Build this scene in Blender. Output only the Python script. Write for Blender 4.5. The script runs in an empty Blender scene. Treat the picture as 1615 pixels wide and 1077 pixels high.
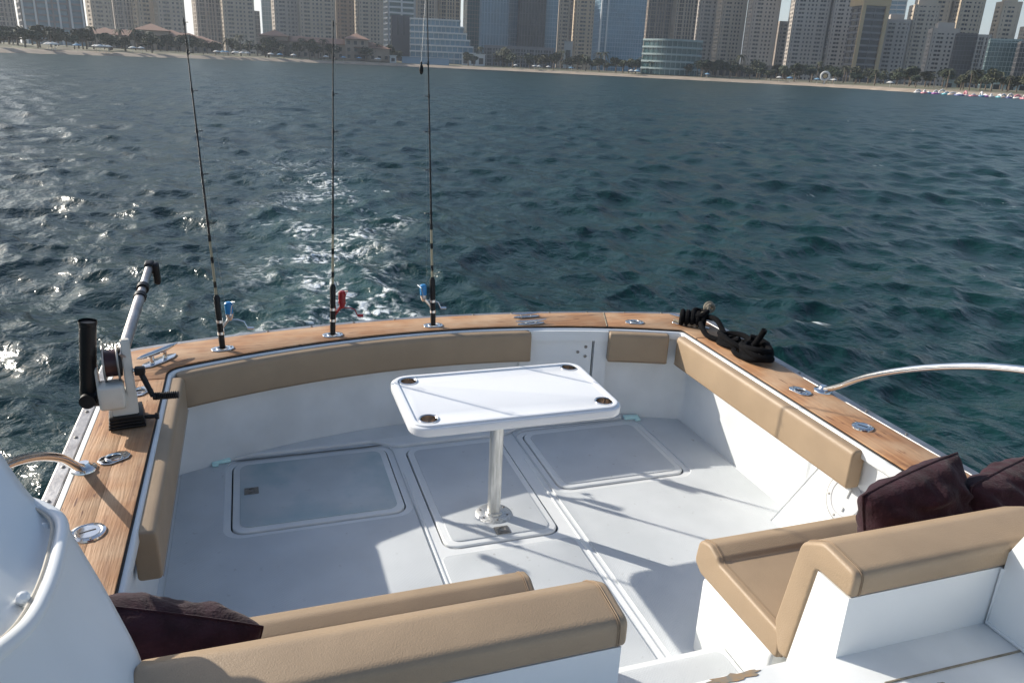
import bpy, bmesh, math, random
import numpy as np
from mathutils import Vector, Matrix, noise
R = math.radians
scene = bpy.context.scene
COL = scene.collection
random.seed(7); np.random.seed(7)

# ------------------------------------------------------------------ camera
YAW, PITCH, ROLL, FPX, W0, H0 = R(19.15), R(19.77), R(2.63), 1210.0, 1615.0, 1077.0
CAM = np.array([-1.10, 0.0, 2.25])
def cam_axes():
    cy, sy = math.cos(YAW), math.sin(YAW)
    fwd = np.array([sy, cy, 0]); right = np.array([cy, -sy, 0]); up = np.array([0, 0, 1.0])
    f2 = fwd*math.cos(PITCH) - up*math.sin(PITCH); u2 = up*math.cos(PITCH) + fwd*math.sin(PITCH)
    r3 = right*math.cos(ROLL) + u2*math.sin(ROLL); u3 = u2*math.cos(ROLL) - right*math.sin(ROLL)
    return r3, u3, f2
AX = cam_axes()
cd = bpy.data.cameras.new('camera'); cam = bpy.data.objects.new('camera', cd); COL.objects.link(cam)
cd.sensor_width = 36; cd.lens = 36*FPX/W0; cd.clip_start = 0.05; cd.clip_end = 20000
m = Matrix.Identity(4)
for i in range(3):
    m[i][0] = AX[0][i]; m[i][1] = AX[1][i]; m[i][2] = -AX[2][i]; m[i][3] = CAM[i]
cam.matrix_world = m
scene.camera = cam

# ------------------------------------------------------------------ light
SUN_EL, SUN_BEAR = R(26.5), R(-45)          # bearing from +Y, clockwise
sun_dir = Vector((math.sin(SUN_BEAR)*math.cos(SUN_EL), math.cos(SUN_BEAR)*math.cos(SUN_EL), math.sin(SUN_EL)))
wd = bpy.data.worlds.new('World'); scene.world = wd; wd.use_nodes = True
nt = wd.node_tree; bg = nt.nodes['Background']
sk = nt.nodes.new('ShaderNodeTexSky'); sk.sky_type = 'NISHITA'; sk.sun_disc = False
sk.sun_elevation = SUN_EL; sk.sun_rotation = SUN_BEAR
sk.air_density = 1.0; sk.dust_density = 1.5; sk.ozone_density = 1.5
nt.links.new(sk.outputs[0], bg.inputs[0]); bg.inputs[1].default_value = 0.11
sl = bpy.data.lights.new('sun', 'SUN'); so = bpy.data.objects.new('sun', sl); COL.objects.link(so)
sl.energy = 4.5; sl.angle = R(0.53); sl.color = (1.0, 0.93, 0.82)
so.rotation_euler = (-sun_dir).to_track_quat('-Z', 'Y').to_euler(); so.location = (0, 0, 50)
scene.view_settings.view_transform = 'Standard'; scene.view_settings.look = 'None'
scene.view_settings.exposure = 0.55; scene.view_settings.gamma = 1.0; scene.view_settings.use_curve_mapping = False
scene.cycles.max_bounces = 6; scene.cycles.volume_bounces = 1; scene.cycles.caustics_reflective = False
scene.cycles.caustics_refractive = False; scene.cycles.sample_clamp_indirect = 6

# ------------------------------------------------------------------ helpers
def ray(x, y):
    a, b = (x-W0/2)/FPX, (y-H0/2)/FPX
    return AX[0]*a - AX[1]*b + AX[2]
def at_y(x, y, Y):
    d = ray(x, y); t = Y/d[1]; return Vector(CAM + t*d)
def hdir(x, y):
    d = ray(x, y); n = np.hypot(d[0], d[1]); return np.array([d[0]/n, d[1]/n]), d[2]/n

class MB:
    def __init__(s): s.v = []; s.f = []
    def add(s, v, f, M=None):
        o = len(s.v)
        if M is not None: v = [M @ Vector(p) for p in v]
        s.v += [tuple(p) for p in v]; s.f += [tuple(i+o for i in q) for q in f]; return s
    def box(s, c, sz, M=None, rz=0):
        x, y, z = sz[0]/2, sz[1]/2, sz[2]/2
        T = Matrix.Translation(c) @ Matrix.Rotation(rz, 4, 'Z')
        if M is not None: T = M @ T
        v = [(-x,-y,-z),(x,-y,-z),(x,y,-z),(-x,y,-z),(-x,-y,z),(x,-y,z),(x,y,z),(-x,y,z)]
        return s.add(v, [(0,3,2,1),(4,5,6,7),(0,1,5,4),(1,2,6,5),(2,3,7,6),(3,0,4,7)], T)
    def rbox(s, c, sz, r=0.01, seg=3, M=None, rz=0):
        bm = bmesh.new(); bmesh.ops.create_cube(bm, size=1)
        for v in bm.verts: v.co = Vector((v.co.x*sz[0], v.co.y*sz[1], v.co.z*sz[2]))
        bmesh.ops.bevel(bm, geom=bm.edges[:], offset=min(r, min(sz)*.49), segments=seg, affect='EDGES', profile=.5)
        bm.verts.index_update()
        T = Matrix.Translation(c) @ Matrix.Rotation(rz, 4, 'Z')
        if M is not None: T = M @ T
        s.add([v.co.copy() for v in bm.verts], [[v.index for v in f.verts] for f in bm.faces], T); bm.free(); return s
    def tube(s, pts, r, n=10, cap=True):
        pts = [Vector(p) for p in pts]; k = len(pts)
        rr = r if isinstance(r, (list, tuple)) else [r]*k
        o = len(s.v); up = None
        for i, p in enumerate(pts):
            t = (pts[min(i+1, k-1)] - pts[max(i-1, 0)])
            t = t.normalized() if t.length > 1e-9 else Vector((0,0,1))
            if up is None:
                up = Vector((0,0,1)) if abs(t.z) < .9 else Vector((1,0,0))
            a = t.cross(up)
            if a.length < 1e-5: a = t.cross(Vector((0,1,0.1)))
            a.normalize(); b = a.cross(t).normalized(); up = b
            for j in range(n):
                th = 2*math.pi*j/n
                s.v.append(tuple(p + (a*math.cos(th) + b*math.sin(th))*rr[i]))
        for i in range(k-1):
            for j in range(n):
                j2 = (j+1) % n
                s.f.append((o+i*n+j, o+i*n+j2, o+(i+1)*n+j2, o+(i+1)*n+j))
        if cap:
            s.f.append(tuple(o+j for j in reversed(range(n)))); s.f.append(tuple(o+(k-1)*n+j for j in range(n)))
        return s
    def lathe(s, prof, n=20, M=None, cap=True):
        v = []; f = []; k = len(prof)
        for r, z in prof:
            for j in range(n):
                th = 2*math.pi*j/n; v.append((r*math.cos(th), r*math.sin(th), z))
        for i in range(k-1):
            for j in range(n):
                j2 = (j+1) % n; f.append((i*n+j, i*n+j2, (i+1)*n+j2, (i+1)*n+j))
        if cap and prof[0][0] > 1e-6: f.append(tuple(reversed(range(n))))
        if cap and prof[-1][0] > 1e-6: f.append(tuple((k-1)*n+j for j in range(n)))
        return s.add(v, f, M)
    def prism(s, poly, z0, z1):
        n = len(poly)
        v = [(p[0], p[1], z0) for p in poly] + [(p[0], p[1], z1) for p in poly]
        f = [tuple(reversed(range(n))), tuple(range(n, 2*n))] + [(i, (i+1) % n, n+(i+1) % n, n+i) for i in range(n)]
        return s.add(v, f)
    def sweep(s, path, prof, r_end=0.0, closed_prof=True, caps=True):
        """path: xy points; prof: (offset along left normal, z)."""
        P = [Vector((p[0], p[1])) for p in path]; k = len(P); n = len(prof)
        rings = []
        def frame(i):
            if i == 0: t = P[1]-P[0]
            elif i == k-1: t = P[-1]-P[-2]
            else: t = (P[i]-P[i-1]).normalized() + (P[i+1]-P[i]).normalized()
            t.normalize(); nn = Vector((-t.y, t.x)); sc = 1.0
            if 0 < i < k-1:
                c = t.dot((P[i]-P[i-1]).normalized()); sc = 1/max(c, .5)
            return t, nn, sc
        def inset(d):
            out = []
            for i in range(n):
                a, b, c = Vector(prof[i-1]), Vector(prof[i]), Vector(prof[(i+1) % n])
                e1, e2 = (b-a), (c-b)
                t = (e1.normalized() if e1.length > 1e-9 else e2.normalized()) + (e2.normalized() if e2.length > 1e-9 else e1.normalized())
                if t.length < 1e-6: t = e1
                t.normalize(); out.append(b + Vector((-t.y, t.x))*d*sgn)
            return out
        area = sum(prof[i-1][0]*prof[i][1]-prof[i][0]*prof[i-1][1] for i in range(n)); sgn = 1 if area > 0 else -1
        def ring(p, nn, sc, pr): return [(p.x+nn.x*q[0]*sc, p.y+nn.y*q[0]*sc, q[1]) for q in pr]
        if r_end > 0:
            t, nn, sc = frame(0)
            for q in range(4):
                th = q/4*math.pi/2; rings.append(ring(P[0]+t*r_end*(1-math.cos(th)), nn, sc, inset(r_end*(1-math.sin(th)))))
            body0 = P[0]+t*r_end
            rings.append(ring(body0, nn, sc, prof))
            mid = range(1, k-1)
            for i in mid:
                t, nn, sc = frame(i); rings.append(ring(P[i], nn, sc, prof))
            t, nn, sc = frame(k-1)
            rings.append(ring(P[-1]-t*r_end, nn, sc, prof))
            for q in reversed(range(4)):
                th = q/4*math.pi/2
                rings.append(ring(P[-1]-t*r_end*(1-math.cos(th)), nn, sc, inset(r_end*(1-math.sin(th)))))
        else:
            for i in range(k):
                t, nn, sc = frame(i); rings.append(ring(P[i], nn, sc, prof))
        o = len(s.v); kk = len(rings)
        for r_ in rings: s.v += r_
        for i in range(kk-1):
            for j in range(n if closed_prof else n-1):
                j2 = (j+1) % n; q = (o+i*n+j, o+i*n+j2, o+(i+1)*n+j2, o+(i+1)*n+j)
                s.f.append(q if sgn < 0 else q[::-1])
        if caps and closed_prof:
            c0 = tuple(o+j for j in range(n)); c1 = tuple(o+(kk-1)*n+j for j in range(n))
            s.f.append(c0 if sgn > 0 else c0[::-1]); s.f.append(c1[::-1] if sgn > 0 else c1)
        return s
    def build(s, name, mat, parent=None, smooth=35, **kw):
        me = bpy.data.meshes.new(name); me.from_pydata(s.v, [], s.f); me.update()
        return link(name, me, mat, parent, smooth, **kw)

def fixn(me):
    bm = bmesh.new(); bm.from_mesh(me); bmesh.ops.recalc_face_normals(bm, faces=bm.faces[:]); bm.to_mesh(me); bm.free()
def tag(o, label=None, cat=None, group=None, kind=None):
    for k, v in (('label', label), ('category', cat), ('group', group), ('kind', kind)):
        if v: o[k] = v
    return o
def link(name, me, mat, parent=None, smooth=35, local=False, label=None, cat=None, group=None, kind=None, recalc=True):
    if recalc and len(me.polygons) < 60000: fixn(me)
    if smooth:
        me.polygons.foreach_set('use_smooth', [True]*len(me.polygons)); me.set_sharp_from_angle(angle=R(smooth))
    if mat: me.materials.append(mat)
    o = bpy.data.objects.new(name, me); COL.objects.link(o)
    if parent is not None:
        if not local:
            off = Vector(parent['_o']) if '_o' in parent else Vector((0,0,0))
            me.transform(Matrix.Translation(-off))
            o['_o'] = list(off)
        o.parent = parent
    else: o['_o'] = [0, 0, 0]
    return tag(o, label, cat, group, kind)
def thing(name, label, cat, loc=(0,0,0), group=None, rz=0):
    o = bpy.data.objects.new(name, None); COL.objects.link(o); o.location = loc; o.rotation_euler = (0,0,rz)
    o['_o'] = list(loc); o.empty_display_size = .1
    return tag(o, label, cat, group)
def copy_tree(o, parent=None):
    c = o.copy(); COL.objects.link(c)
    if parent: c.parent = parent
    for ch in o.children: copy_tree(ch, c)
    return c
def plate(outline, holes, z0, z1, bev=0.0, res=2):
    cu = bpy.data.curves.new('t', 'CURVE'); cu.dimensions = '2D'; cu.fill_mode = 'BOTH'
    for pl in [outline]+list(holes):
        sp = cu.splines.new('POLY'); sp.points.add(len(pl)-1); sp.use_cyclic_u = True
        for i, p in enumerate(pl): sp.points[i].co = (p[0], p[1], 0, 1)
    cu.extrude = (z1-z0)/2-bev; cu.bevel_depth = bev; cu.bevel_resolution = res; cu.offset = -bev
    ob = bpy.data.objects.new('t', cu); me0 = ob.to_mesh(); me = me0.copy(); ob.to_mesh_clear()
    bpy.data.objects.remove(ob); bpy.data.curves.remove(cu)
    bm = bmesh.new(); bm.from_mesh(me); bmesh.ops.remove_doubles(bm, verts=bm.verts[:], dist=1e-5); bm.to_mesh(me); bm.free()
    me.transform(Matrix.Translation((0,0,(z0+z1)/2))); me.materials.clear(); return me
def rrect(x0, x1, y0, y1, r, n=6):
    out = []
    for cx, cy, a in ((x1-r, y1-r, 0), (x0+r, y1-r, 90), (x0+r, y0+r, 180), (x1-r, y0+r, 270)):
        for i in range(n+1):
            th = R(a+90*i/n); out.append((cx+r*math.cos(th), cy+r*math.sin(th)))
    return out
def round_poly(pts, rad, n=5, closed=True):
    out = []; k = len(pts)
    for i in range(k):
        p = Vector(pts[i][:2]); r = rad[i] if isinstance(rad, (list, tuple)) else rad
        if (not closed and i in (0, k-1)) or r <= 0: out.append(tuple(p)); continue
        a = Vector(pts[i-1][:2]); b = Vector(pts[(i+1) % k][:2])
        d1, d2 = (a-p), (b-p); l1, l2 = d1.length, d2.length; d1.normalize(); d2.normalize()
        ang = d1.angle(d2); L = min(r/max(math.tan(ang/2), 1e-3), l1*.48, l2*.48)
        s, e = p+d1*L, p+d2*L
        for j in range(n+1):
            t = j/n; out.append(tuple(s*(1-t)**2 + p*2*t*(1-t) + e*t*t))
    return out

def bez(p, n=28):
    P_ = [Vector(a) for a in p]; out = []; k = len(P_)
    for i in range(k-1):
        a, b, c, d = P_[max(i-1,0)], P_[i], P_[i+1], P_[min(i+2,k-1)]
        for j in range(n//(k-1)+1):
            t = j/(n//(k-1)+1); out.append(.5*((2*b)+(-a+c)*t+(2*a-5*b+4*c-d)*t*t+(-a+3*b-3*c+d)*t**3))
    return out+[P_[-1]]

# ------------------------------------------------------------------ materials
def mat(name, col, rough=.5, metal=0.0, var=0.0, vscale=3.0, bump=0.0, bscale=50.0, col2=None, coat=0.0, sheen=0.0, stretch=None, spec=.5, detail=4):
    mt = bpy.data.materials.new(name); mt.use_nodes = True; n = mt.node_tree; b = n.nodes['Principled BSDF']
    b.inputs['Roughness'].default_value = rough; b.inputs['Metallic'].default_value = metal
    b.inputs['Base Color'].default_value = (*col, 1); b.inputs['Coat Weight'].default_value = coat
    b.inputs['Sheen Weight'].default_value = sheen; b.inputs['Specular IOR Level'].default_value = spec
    tc = n.nodes.new('ShaderNodeTexCoord'); src = tc.outputs['Object']
    if stretch:
        mp = n.nodes.new('ShaderNodeMapping'); mp.inputs['Scale'].default_value = stretch
        n.links.new(src, mp.inputs[0]); src = mp.outputs[0]
    if var or col2:
        ns = n.nodes.new('ShaderNodeTexNoise'); ns.inputs['Scale'].default_value = vscale; ns.inputs['Detail'].default_value = detail
        n.links.new(src, ns.inputs[0])
        rp = n.nodes.new('ShaderNodeValToRGB'); rp.color_ramp.elements[0].position = .35; rp.color_ramp.elements[1].position = .65
        c2 = col2 or tuple(c*(1-var) for c in col)
        rp.color_ramp.elements[0].color = (*c2, 1); rp.color_ramp.elements[1].color = (*col, 1)
        n.links.new(ns.outputs[0], rp.inputs[0]); n.links.new(rp.outputs[0], b.inputs['Base Color'])
    if bump:
        nb = n.nodes.new('ShaderNodeTexNoise'); nb.inputs['Scale'].default_value = bscale; nb.inputs['Detail'].default_value = 3
        n.links.new(src, nb.inputs[0]); bp = n.nodes.new('ShaderNodeBump'); bp.inputs['Strength'].default_value = bump
        bp.inputs['Distance'].default_value = .01
        n.links.new(nb.outputs[0], bp.inputs['Height']); n.links.new(bp.outputs[0], b.inputs['Normal'])
    return mt
M = {}
M['gel'] = mat('white_gelcoat', (.78,.80,.80), .28, var=.07, vscale=2.2, bump=.03, bscale=9)
M['gel2'] = mat('worn_white_gelcoat', (.78,.80,.80), .42, col2=(.68,.70,.70), vscale=3.5, bump=.05, bscale=14)
M['table'] = mat('glossy_white_table', (.82,.83,.84), .22, var=.03, vscale=4)
M['vinyl'] = mat('beige_vinyl', (.355,.258,.165), .48, var=.10, vscale=5, bump=.18, bscale=260)
def soft_bump(mt, sc, dist, st):
    n = mt.node_tree; b = n.nodes['Principled BSDF']; old = b.inputs['Normal'].links[0].from_socket
    tc = n.nodes.new('ShaderNodeTexCoord'); ns = n.nodes.new('ShaderNodeTexNoise'); ns.inputs['Scale'].default_value = sc; ns.inputs['Detail'].default_value = 3; ns.inputs['Distortion'].default_value = .8
    n.links.new(tc.outputs['Object'], ns.inputs[0]); bp = n.nodes.new('ShaderNodeBump'); bp.inputs['Strength'].default_value = st; bp.inputs['Distance'].default_value = dist
    n.links.new(ns.outputs[0], bp.inputs['Height']); n.links.new(old, bp.inputs['Normal']); n.links.new(bp.outputs[0], b.inputs['Normal'])
soft_bump(M['vinyl'], 5.0, .02, .09)
M['thread'] = mat('beige_thread', (.27,.19,.12), .7)
M['steel'] = mat('polished_steel', (.72,.72,.72), .13, 1.0, var=.1, vscale=20, bump=.03, bscale=60)
M['brushed'] = mat('brushed_aluminium', (.80,.80,.78), .42, 1.0, col2=(.55,.55,.53), vscale=14, stretch=(6,6,.6), bump=.25, bscale=40)
M['railmetal'] = mat('weathered_rail_metal', (.52,.51,.50), .45, 1.0, col2=(.36,.34,.33), vscale=9, bump=.15, bscale=60)
M['black'] = mat('black_plastic', (.008,.008,.009), .42, bump=.08, bscale=120, spec=.3)
M['caulk'] = mat('black_caulk', (.012,.011,.011), .6)
M['dark'] = mat('dark_recess', (.02,.02,.022), .8)
M['latch'] = mat('grey_latch_metal', (.30,.29,.27), .42, .7, var=.3, vscale=60)
M['offwhite'] = mat('off_white_plastic', (.66,.63,.56), .4, var=.1, vscale=12)
M['velvet'] = mat('dark_purple_velvet', (.040,.016,.023), .9, var=.45, vscale=14, bump=.3, bscale=120, sheen=.12, spec=.1)
M['rope'] = mat('black_rope', (.005,.005,.006), .9, bump=.8, bscale=220, spec=.12)
M['cream_rope'] = mat('cream_rope', (.36,.31,.23), .85, var=.4, vscale=30, bump=.7, bscale=200)
M['sealant'] = mat('yellowed_sealant', (.47,.43,.36), .6)
M['grey_seal'] = mat('grey_sealant', (.48,.49,.50), .6)
M['plate'] = mat('grey_white_plastic', (.55,.56,.57), .4)
M['cup'] = mat('bronze_steel_cup', (.62,.55,.48), .24, 1.0)
M['cyan'] = mat('painted_scupper_light', (.62,.92,.90), .3)  # sun shining through the drains, put into the plate colour
M['bluereel'] = mat('blue_reel', (.02,.22,.50), .3)
M['redreel'] = mat('red_reel', (.30,.015,.02), .3)
M['silver'] = mat('silver_ring', (.7,.7,.7), .25, 1.0)
M['blank'] = mat('rod_blank_black', (.012,.012,.016), .3)
M['blank_lo'] = mat('rod_blank_tan', (.34,.30,.20), .4)
M['purple_disc'] = mat('reel_dark_red', (.06,.02,.02), .35)

def nonskid_mat(name, c1, c2, stain=None):
    mt = mat(name, c1, .5, col2=c2, vscale=2.6, detail=10); n = mt.node_tree; b = n.nodes['Principled BSDF']
    tc = n.nodes.new('ShaderNodeTexCoord'); mp = n.nodes.new('ShaderNodeMapping')
    mp.inputs['Rotation'].default_value = (0,0,R(45)); mp.inputs['Scale'].default_value = (1,1,0.001)
    n.links.new(tc.outputs['Object'], mp.inputs[0])
    ch = n.nodes.new('ShaderNodeTexVoronoi'); ch.inputs['Scale'].default_value = 110; ch.inputs['Randomness'].default_value = .1
    n.links.new(mp.outputs[0], ch.inputs['Vector'])
    bp = n.nodes.new('ShaderNodeBump'); bp.inputs['Strength'].default_value = .35; bp.inputs['Distance'].default_value = .003
    n.links.new(ch.outputs['Distance'], bp.inputs['Height']); n.links.new(bp.outputs[0], b.inputs['Normal'])
    base = b.inputs['Base Color'].links[0].from_socket
    # fine dirt specks and scuffs
    ns = n.nodes.new('ShaderNodeTexNoise'); ns.inputs['Scale'].default_value = 26; ns.inputs['Detail'].default_value = 8
    n.links.new(tc.outputs['Object'], ns.inputs[0])
    rp = n.nodes.new('ShaderNodeValToRGB'); rp.color_ramp.elements[0].position = .67; rp.color_ramp.elements[1].position = .82
    mx = n.nodes.new('ShaderNodeMixRGB'); mx.inputs[2].default_value = (.34,.34,.33,1)
    n.links.new(ns.outputs[0], rp.inputs[0]); n.links.new(rp.outputs[0], mx.inputs[0]); n.links.new(base, mx.inputs[1])
    out = mx.outputs[0]
    if stain:
        n2 = n.nodes.new('ShaderNodeTexNoise'); n2.inputs['Scale'].default_value = 3.2; n2.inputs['Detail'].default_value = 5
        n.links.new(tc.outputs['Object'], n2.inputs[0])
        r2 = n.nodes.new('ShaderNodeValToRGB'); r2.color_ramp.elements[0].position = .46; r2.color_ramp.elements[1].position = .72
        m2 = n.nodes.new('ShaderNodeMixRGB'); m2.inputs[2].default_value = (*stain, 1)
        n.links.new(n2.outputs[0], r2.inputs[0]); n.links.new(r2.outputs[0], m2.inputs[0]); n.links.new(out, m2.inputs[1]); out = m2.outputs[0]
    n.links.new(out, b.inputs['Base Color']); return mt
M['skid'] = nonskid_mat('non_skid_deck', (.61,.64,.66), (.53,.56,.58))
M['skid_stain'] = nonskid_mat('stained_non_skid', (.58,.62,.63), (.49,.53,.54), (.34,.46,.49))

def teak_mat(name, along):
    st = (26, 1.6, 26) if along == 'Y' else (1.6, 26, 26)
    mt = mat(name, (.43,.225,.105), .66, col2=(.27,.130,.060), vscale=1.6, stretch=st, bump=.25, bscale=5, detail=7)
    n = mt.node_tree; b = n.nodes['Principled BSDF']; base = b.inputs['Base Color'].links[0].from_socket
    tc = n.nodes.new('ShaderNodeTexCoord')
    ns = n.nodes.new('ShaderNodeTexNoise'); ns.inputs['Scale'].default_value = 5; ns.inputs['Detail'].default_value = 7
    n.links.new(tc.outputs['Object'], ns.inputs[0])
    rp = n.nodes.new('ShaderNodeValToRGB'); rp.color_ramp.elements[0].position = .40; rp.color_ramp.elements[1].position = .72
    mx = n.nodes.new('ShaderNodeMixRGB'); mx.inputs[2].default_value = (.46,.31,.19,1)
    n.links.new(ns.outputs[0], rp.inputs[0]); n.links.new(rp.outputs[0], mx.inputs[0]); n.links.new(base, mx.inputs[1])
    mp = n.nodes.new('ShaderNodeMapping'); mp.inputs['Scale'].default_value = (60, 9, 1) if along == 'Y' else (9, 60, 1)
    n.links.new(tc.outputs['Object'], mp.inputs[0])
    n3 = n.nodes.new('ShaderNodeTexNoise'); n3.inputs['Scale'].default_value = 1; n3.inputs['Detail'].default_value = 2
    n.links.new(mp.outputs[0], n3.inputs[0])
    r3 = n.nodes.new('ShaderNodeValToRGB'); r3.color_ramp.elements[0].position = .67; r3.color_ramp.elements[1].position = .74
    m3 = n.nodes.new('ShaderNodeMixRGB'); m3.inputs[2].default_value = (.14,.06,.03,1)
    n.links.new(n3.outputs[0], r3.inputs[0]); n.links.new(r3.outputs[0], m3.inputs[0]); n.links.new(mx.outputs[0], m3.inputs[1])
    n.links.new(m3.outputs[0], b.inputs['Base Color']); return mt
M['teakY'] = teak_mat('teak_lengthwise', 'Y'); M['teakX'] = teak_mat('teak_crosswise', 'X')

soft_bump(M['velvet'], 11.0, .03, .35)
# ------------------------------------------------------------------ sea
SEA = -0.75
def sea():
    ang = np.concatenate([np.linspace(-180, -44, 60, endpoint=False), np.linspace(-44, 80, 1000, endpoint=False), np.linspace(80, 180, 45, endpoint=False)])
    rs = [1.0]
    while rs[-1] < 7000: rs.append(rs[-1] + max(.06, .0068*rs[-1]) if rs[-1] < 450 else rs[-1]*1.09)
    rs = np.array(rs); nr, na = len(rs), len(ang)
    A = np.radians(ang)[None, :]; Rr = rs[:, None]
    X = CAM[0] + Rr*np.sin(A); Y = Rr*np.cos(A)
    sp = np.maximum(np.gradient(rs)[:, None]*.75, Rr*R(.124)) * np.ones_like(X)
    out = (ang < -44) | (ang >= 80); sp[:, out] = np.maximum(sp[:, out], Rr*R(2.3))
    Z = np.zeros_like(X); DX = np.zeros_like(X); DY = np.zeros_like(X); VAR = np.zeros_like(X)
    rng = np.random.RandomState(11); nw = 140
    for i in range(nw):
        lam = 0.22*(11.0/.22)**(i/(nw-1))*rng.uniform(.93, 1.07)
        spread = 1.0 if lam < 2 else .62
        th = R(205) + rng.normal(0, spread)
        k = 2*math.pi/lam; kx, ky = k*math.sin(th), k*math.cos(th)
        s = .050 if lam < 1.6 else .050*(1.6/lam)**1.1
        a = s/k*rng.uniform(.6, 1.35); ph = rng.uniform(0, 2*math.pi)
        w = np.clip((lam/sp-2.2)/2.5, 0, 1); VAR += .5*s*s*(1-w*w)
        # groups: each component swells and fades over the surface
        g = .75+.5*np.sin(X*kx*.13+Y*ky*.11+ph*3)*np.sin(X*ky*.09-Y*kx*.08+ph)
        p = kx*X+ky*Y+ph; c = np.cos(p)*a*w*g; sn = np.sin(p)*a*w*g
        Z += c; DX -= sn*math.sin(th)*.95; DY -= sn*math.cos(th)*.95
    X = X+DX; Y = Y+DY
    V = np.stack([X, Y, Z+SEA], -1).reshape(-1, 3)
    i, j = np.meshgrid(np.arange(nr-1), np.arange(na), indexing='ij'); j2 = (j+1) % na
    F = np.stack([i*na+j, i*na+j2, (i+1)*na+j2, (i+1)*na+j], -1).reshape(-1, 4)[:, ::-1]
    me = bpy.data.meshes.new('sea'); me.vertices.add(len(V)); me.vertices.foreach_set('co', V.ravel())
    me.loops.add(F.size); me.loops.foreach_set('vertex_index', F.ravel().astype(np.int32))
    me.polygons.add(len(F)); me.polygons.foreach_set('loop_start', np.arange(0, F.size, 4, dtype=np.int32))
    me.polygons.foreach_set('use_smooth', np.ones(len(F), bool)); me.update()
    at_ = me.attributes.new('unresolved', 'FLOAT', 'POINT'); at_.data.foreach_set('value', np.sqrt(np.sqrt(2*VAR)).ravel().astype(np.float32))
    mt = bpy.data.materials.new('sea_water'); mt.use_nodes = True; n = mt.node_tree; b = n.nodes['Principled BSDF']; L = n.links.new
    b.inputs['IOR'].default_value = 1.33; b.inputs['Roughness'].default_value = .07
    tc = n.nodes.new('ShaderNodeTexCoord')
    def noise_(sc, det, st=None, rot=0, dist=0):
        mp = n.nodes.new('ShaderNodeMapping'); mp.inputs['Scale'].default_value = st or (1,1,1); mp.inputs['Rotation'].default_value = (0,0,rot)
        L(tc.outputs['Object'], mp.inputs[0]); t = n.nodes.new('ShaderNodeTexNoise'); t.inputs['Scale'].default_value = sc
        t.inputs['Detail'].default_value = det; t.inputs['Distortion'].default_value = dist; L(mp.outputs[0], t.inputs[0]); return t.outputs[0]
    def math_(op, a, b_=None, clamp=False):
        q = n.nodes.new('ShaderNodeMath'); q.operation = op; q.use_clamp = clamp
        for k, v in ((0, a), (1, b_)):
            if v is None: continue
            if isinstance(v, (int, float)): q.inputs[k].default_value = v
            else: L(v, q.inputs[k])
        return q.outputs[0]
    def ramp(v, a, c):
        q = n.nodes.new('ShaderNodeMapRange'); q.inputs[1].default_value = a; q.inputs[2].default_value = c; q.clamp = True; q.interpolation_type = 'SMOOTHSTEP'
        L(v, q.inputs[0]); return q.outputs[0]
    # deep water colour, greener in places
    cr = n.nodes.new('ShaderNodeMixRGB'); cr.inputs[1].default_value = (.0022,.019,.020,1); cr.inputs[2].default_value = (.0048,.035,.032,1)
    L(noise_(.18, 3), cr.inputs[0])
    # foam: churned trail behind the stern, hull wash on the right side, stray flecks
    sx = n.nodes.new('ShaderNodeSeparateXYZ'); L(tc.outputs['Object'], sx.inputs[0]); x, y = sx.outputs[0], sx.outputs[1]
    cx = math_('ADD', math_('MULTIPLY', math_('SINE', math_('MULTIPLY', y, .42)), .45), math_('ADD', math_('MULTIPLY', y, .035), -.25))
    wig = math_('MULTIPLY', math_('SUBTRACT', noise_(.35, 2), .5), 2.6)
    dx = math_('ABSOLUTE', math_('SUBTRACT', math_('SUBTRACT', x, cx), wig))
    wid = math_('ADD', math_('MULTIPLY', y, .028), .8)
    trail = math_('SUBTRACT', 1.0, ramp(math_('DIVIDE', dx, wid), .15, 1.5))
    fade = math_('MULTIPLY', ramp(y, 3.5, 6), math_('SUBTRACT', 1.0, ramp(y, 11, 30)))
    trail = math_('MULTIPLY', trail, fade)
    wx = math_('SUBTRACT', 1.0, ramp(math_('ABSOLUTE', math_('SUBTRACT', x, math_('ADD', 2.75, math_('MULTIPLY', math_('SUBTRACT', 4.5, y), -.12)))), .1, 1.1))
    wash = math_('MULTIPLY', math_('MULTIPLY', wx, math_('SUBTRACT', 1.0, ramp(y, 5.0, 8.5))), .55)
    web = noise_(2.0, 9, (1.15, .8, 1), .3, .9)
    ridge = math_('SUBTRACT', 1.0, math_('MULTIPLY', math_('ABSOLUTE', math_('SUBTRACT', web, .5)), 9.0), True)
    fine = ramp(noise_(9, 6), .40, .62)
    lace = math_('MULTIPLY', ridge, fine)
    patch = ramp(noise_(.75, 3), .43, .62)
    amt = math_('MULTIPLY', math_('MULTIPLY', math_('MAXIMUM', trail, wash), patch), 1.9)
    foam = math_('MULTIPLY', lace, amt, True)
    dense = math_('MULTIPLY', ramp(noise_(3.6, 7, None, 0, .8), .63, .74), math_('MULTIPLY', trail, patch), True)
    fleck = math_('MULTIPLY', ramp(noise_(.55, 2), .66, .74), math_('MULTIPLY', ramp(noise_(5, 6, (1,.5,1)), .60, .70), .8))
    foam = math_('MAXIMUM', math_('MAXIMUM', foam, dense), fleck, True)
    turb = math_('MULTIPLY', trail, .5)
    c2 = n.nodes.new('ShaderNodeMixRGB'); L(turb, c2.inputs[0]); L(cr.outputs[0], c2.inputs[1]); c2.inputs[2].default_value = (.022,.075,.068,1)
    c3 = n.nodes.new('ShaderNodeMixRGB'); L(foam, c3.inputs[0]); L(c2.outputs[0], c3.inputs[1]); c3.inputs[2].default_value = (.80,.84,.84,1)
    L(c3.outputs[0], b.inputs['Base Color'])
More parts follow.
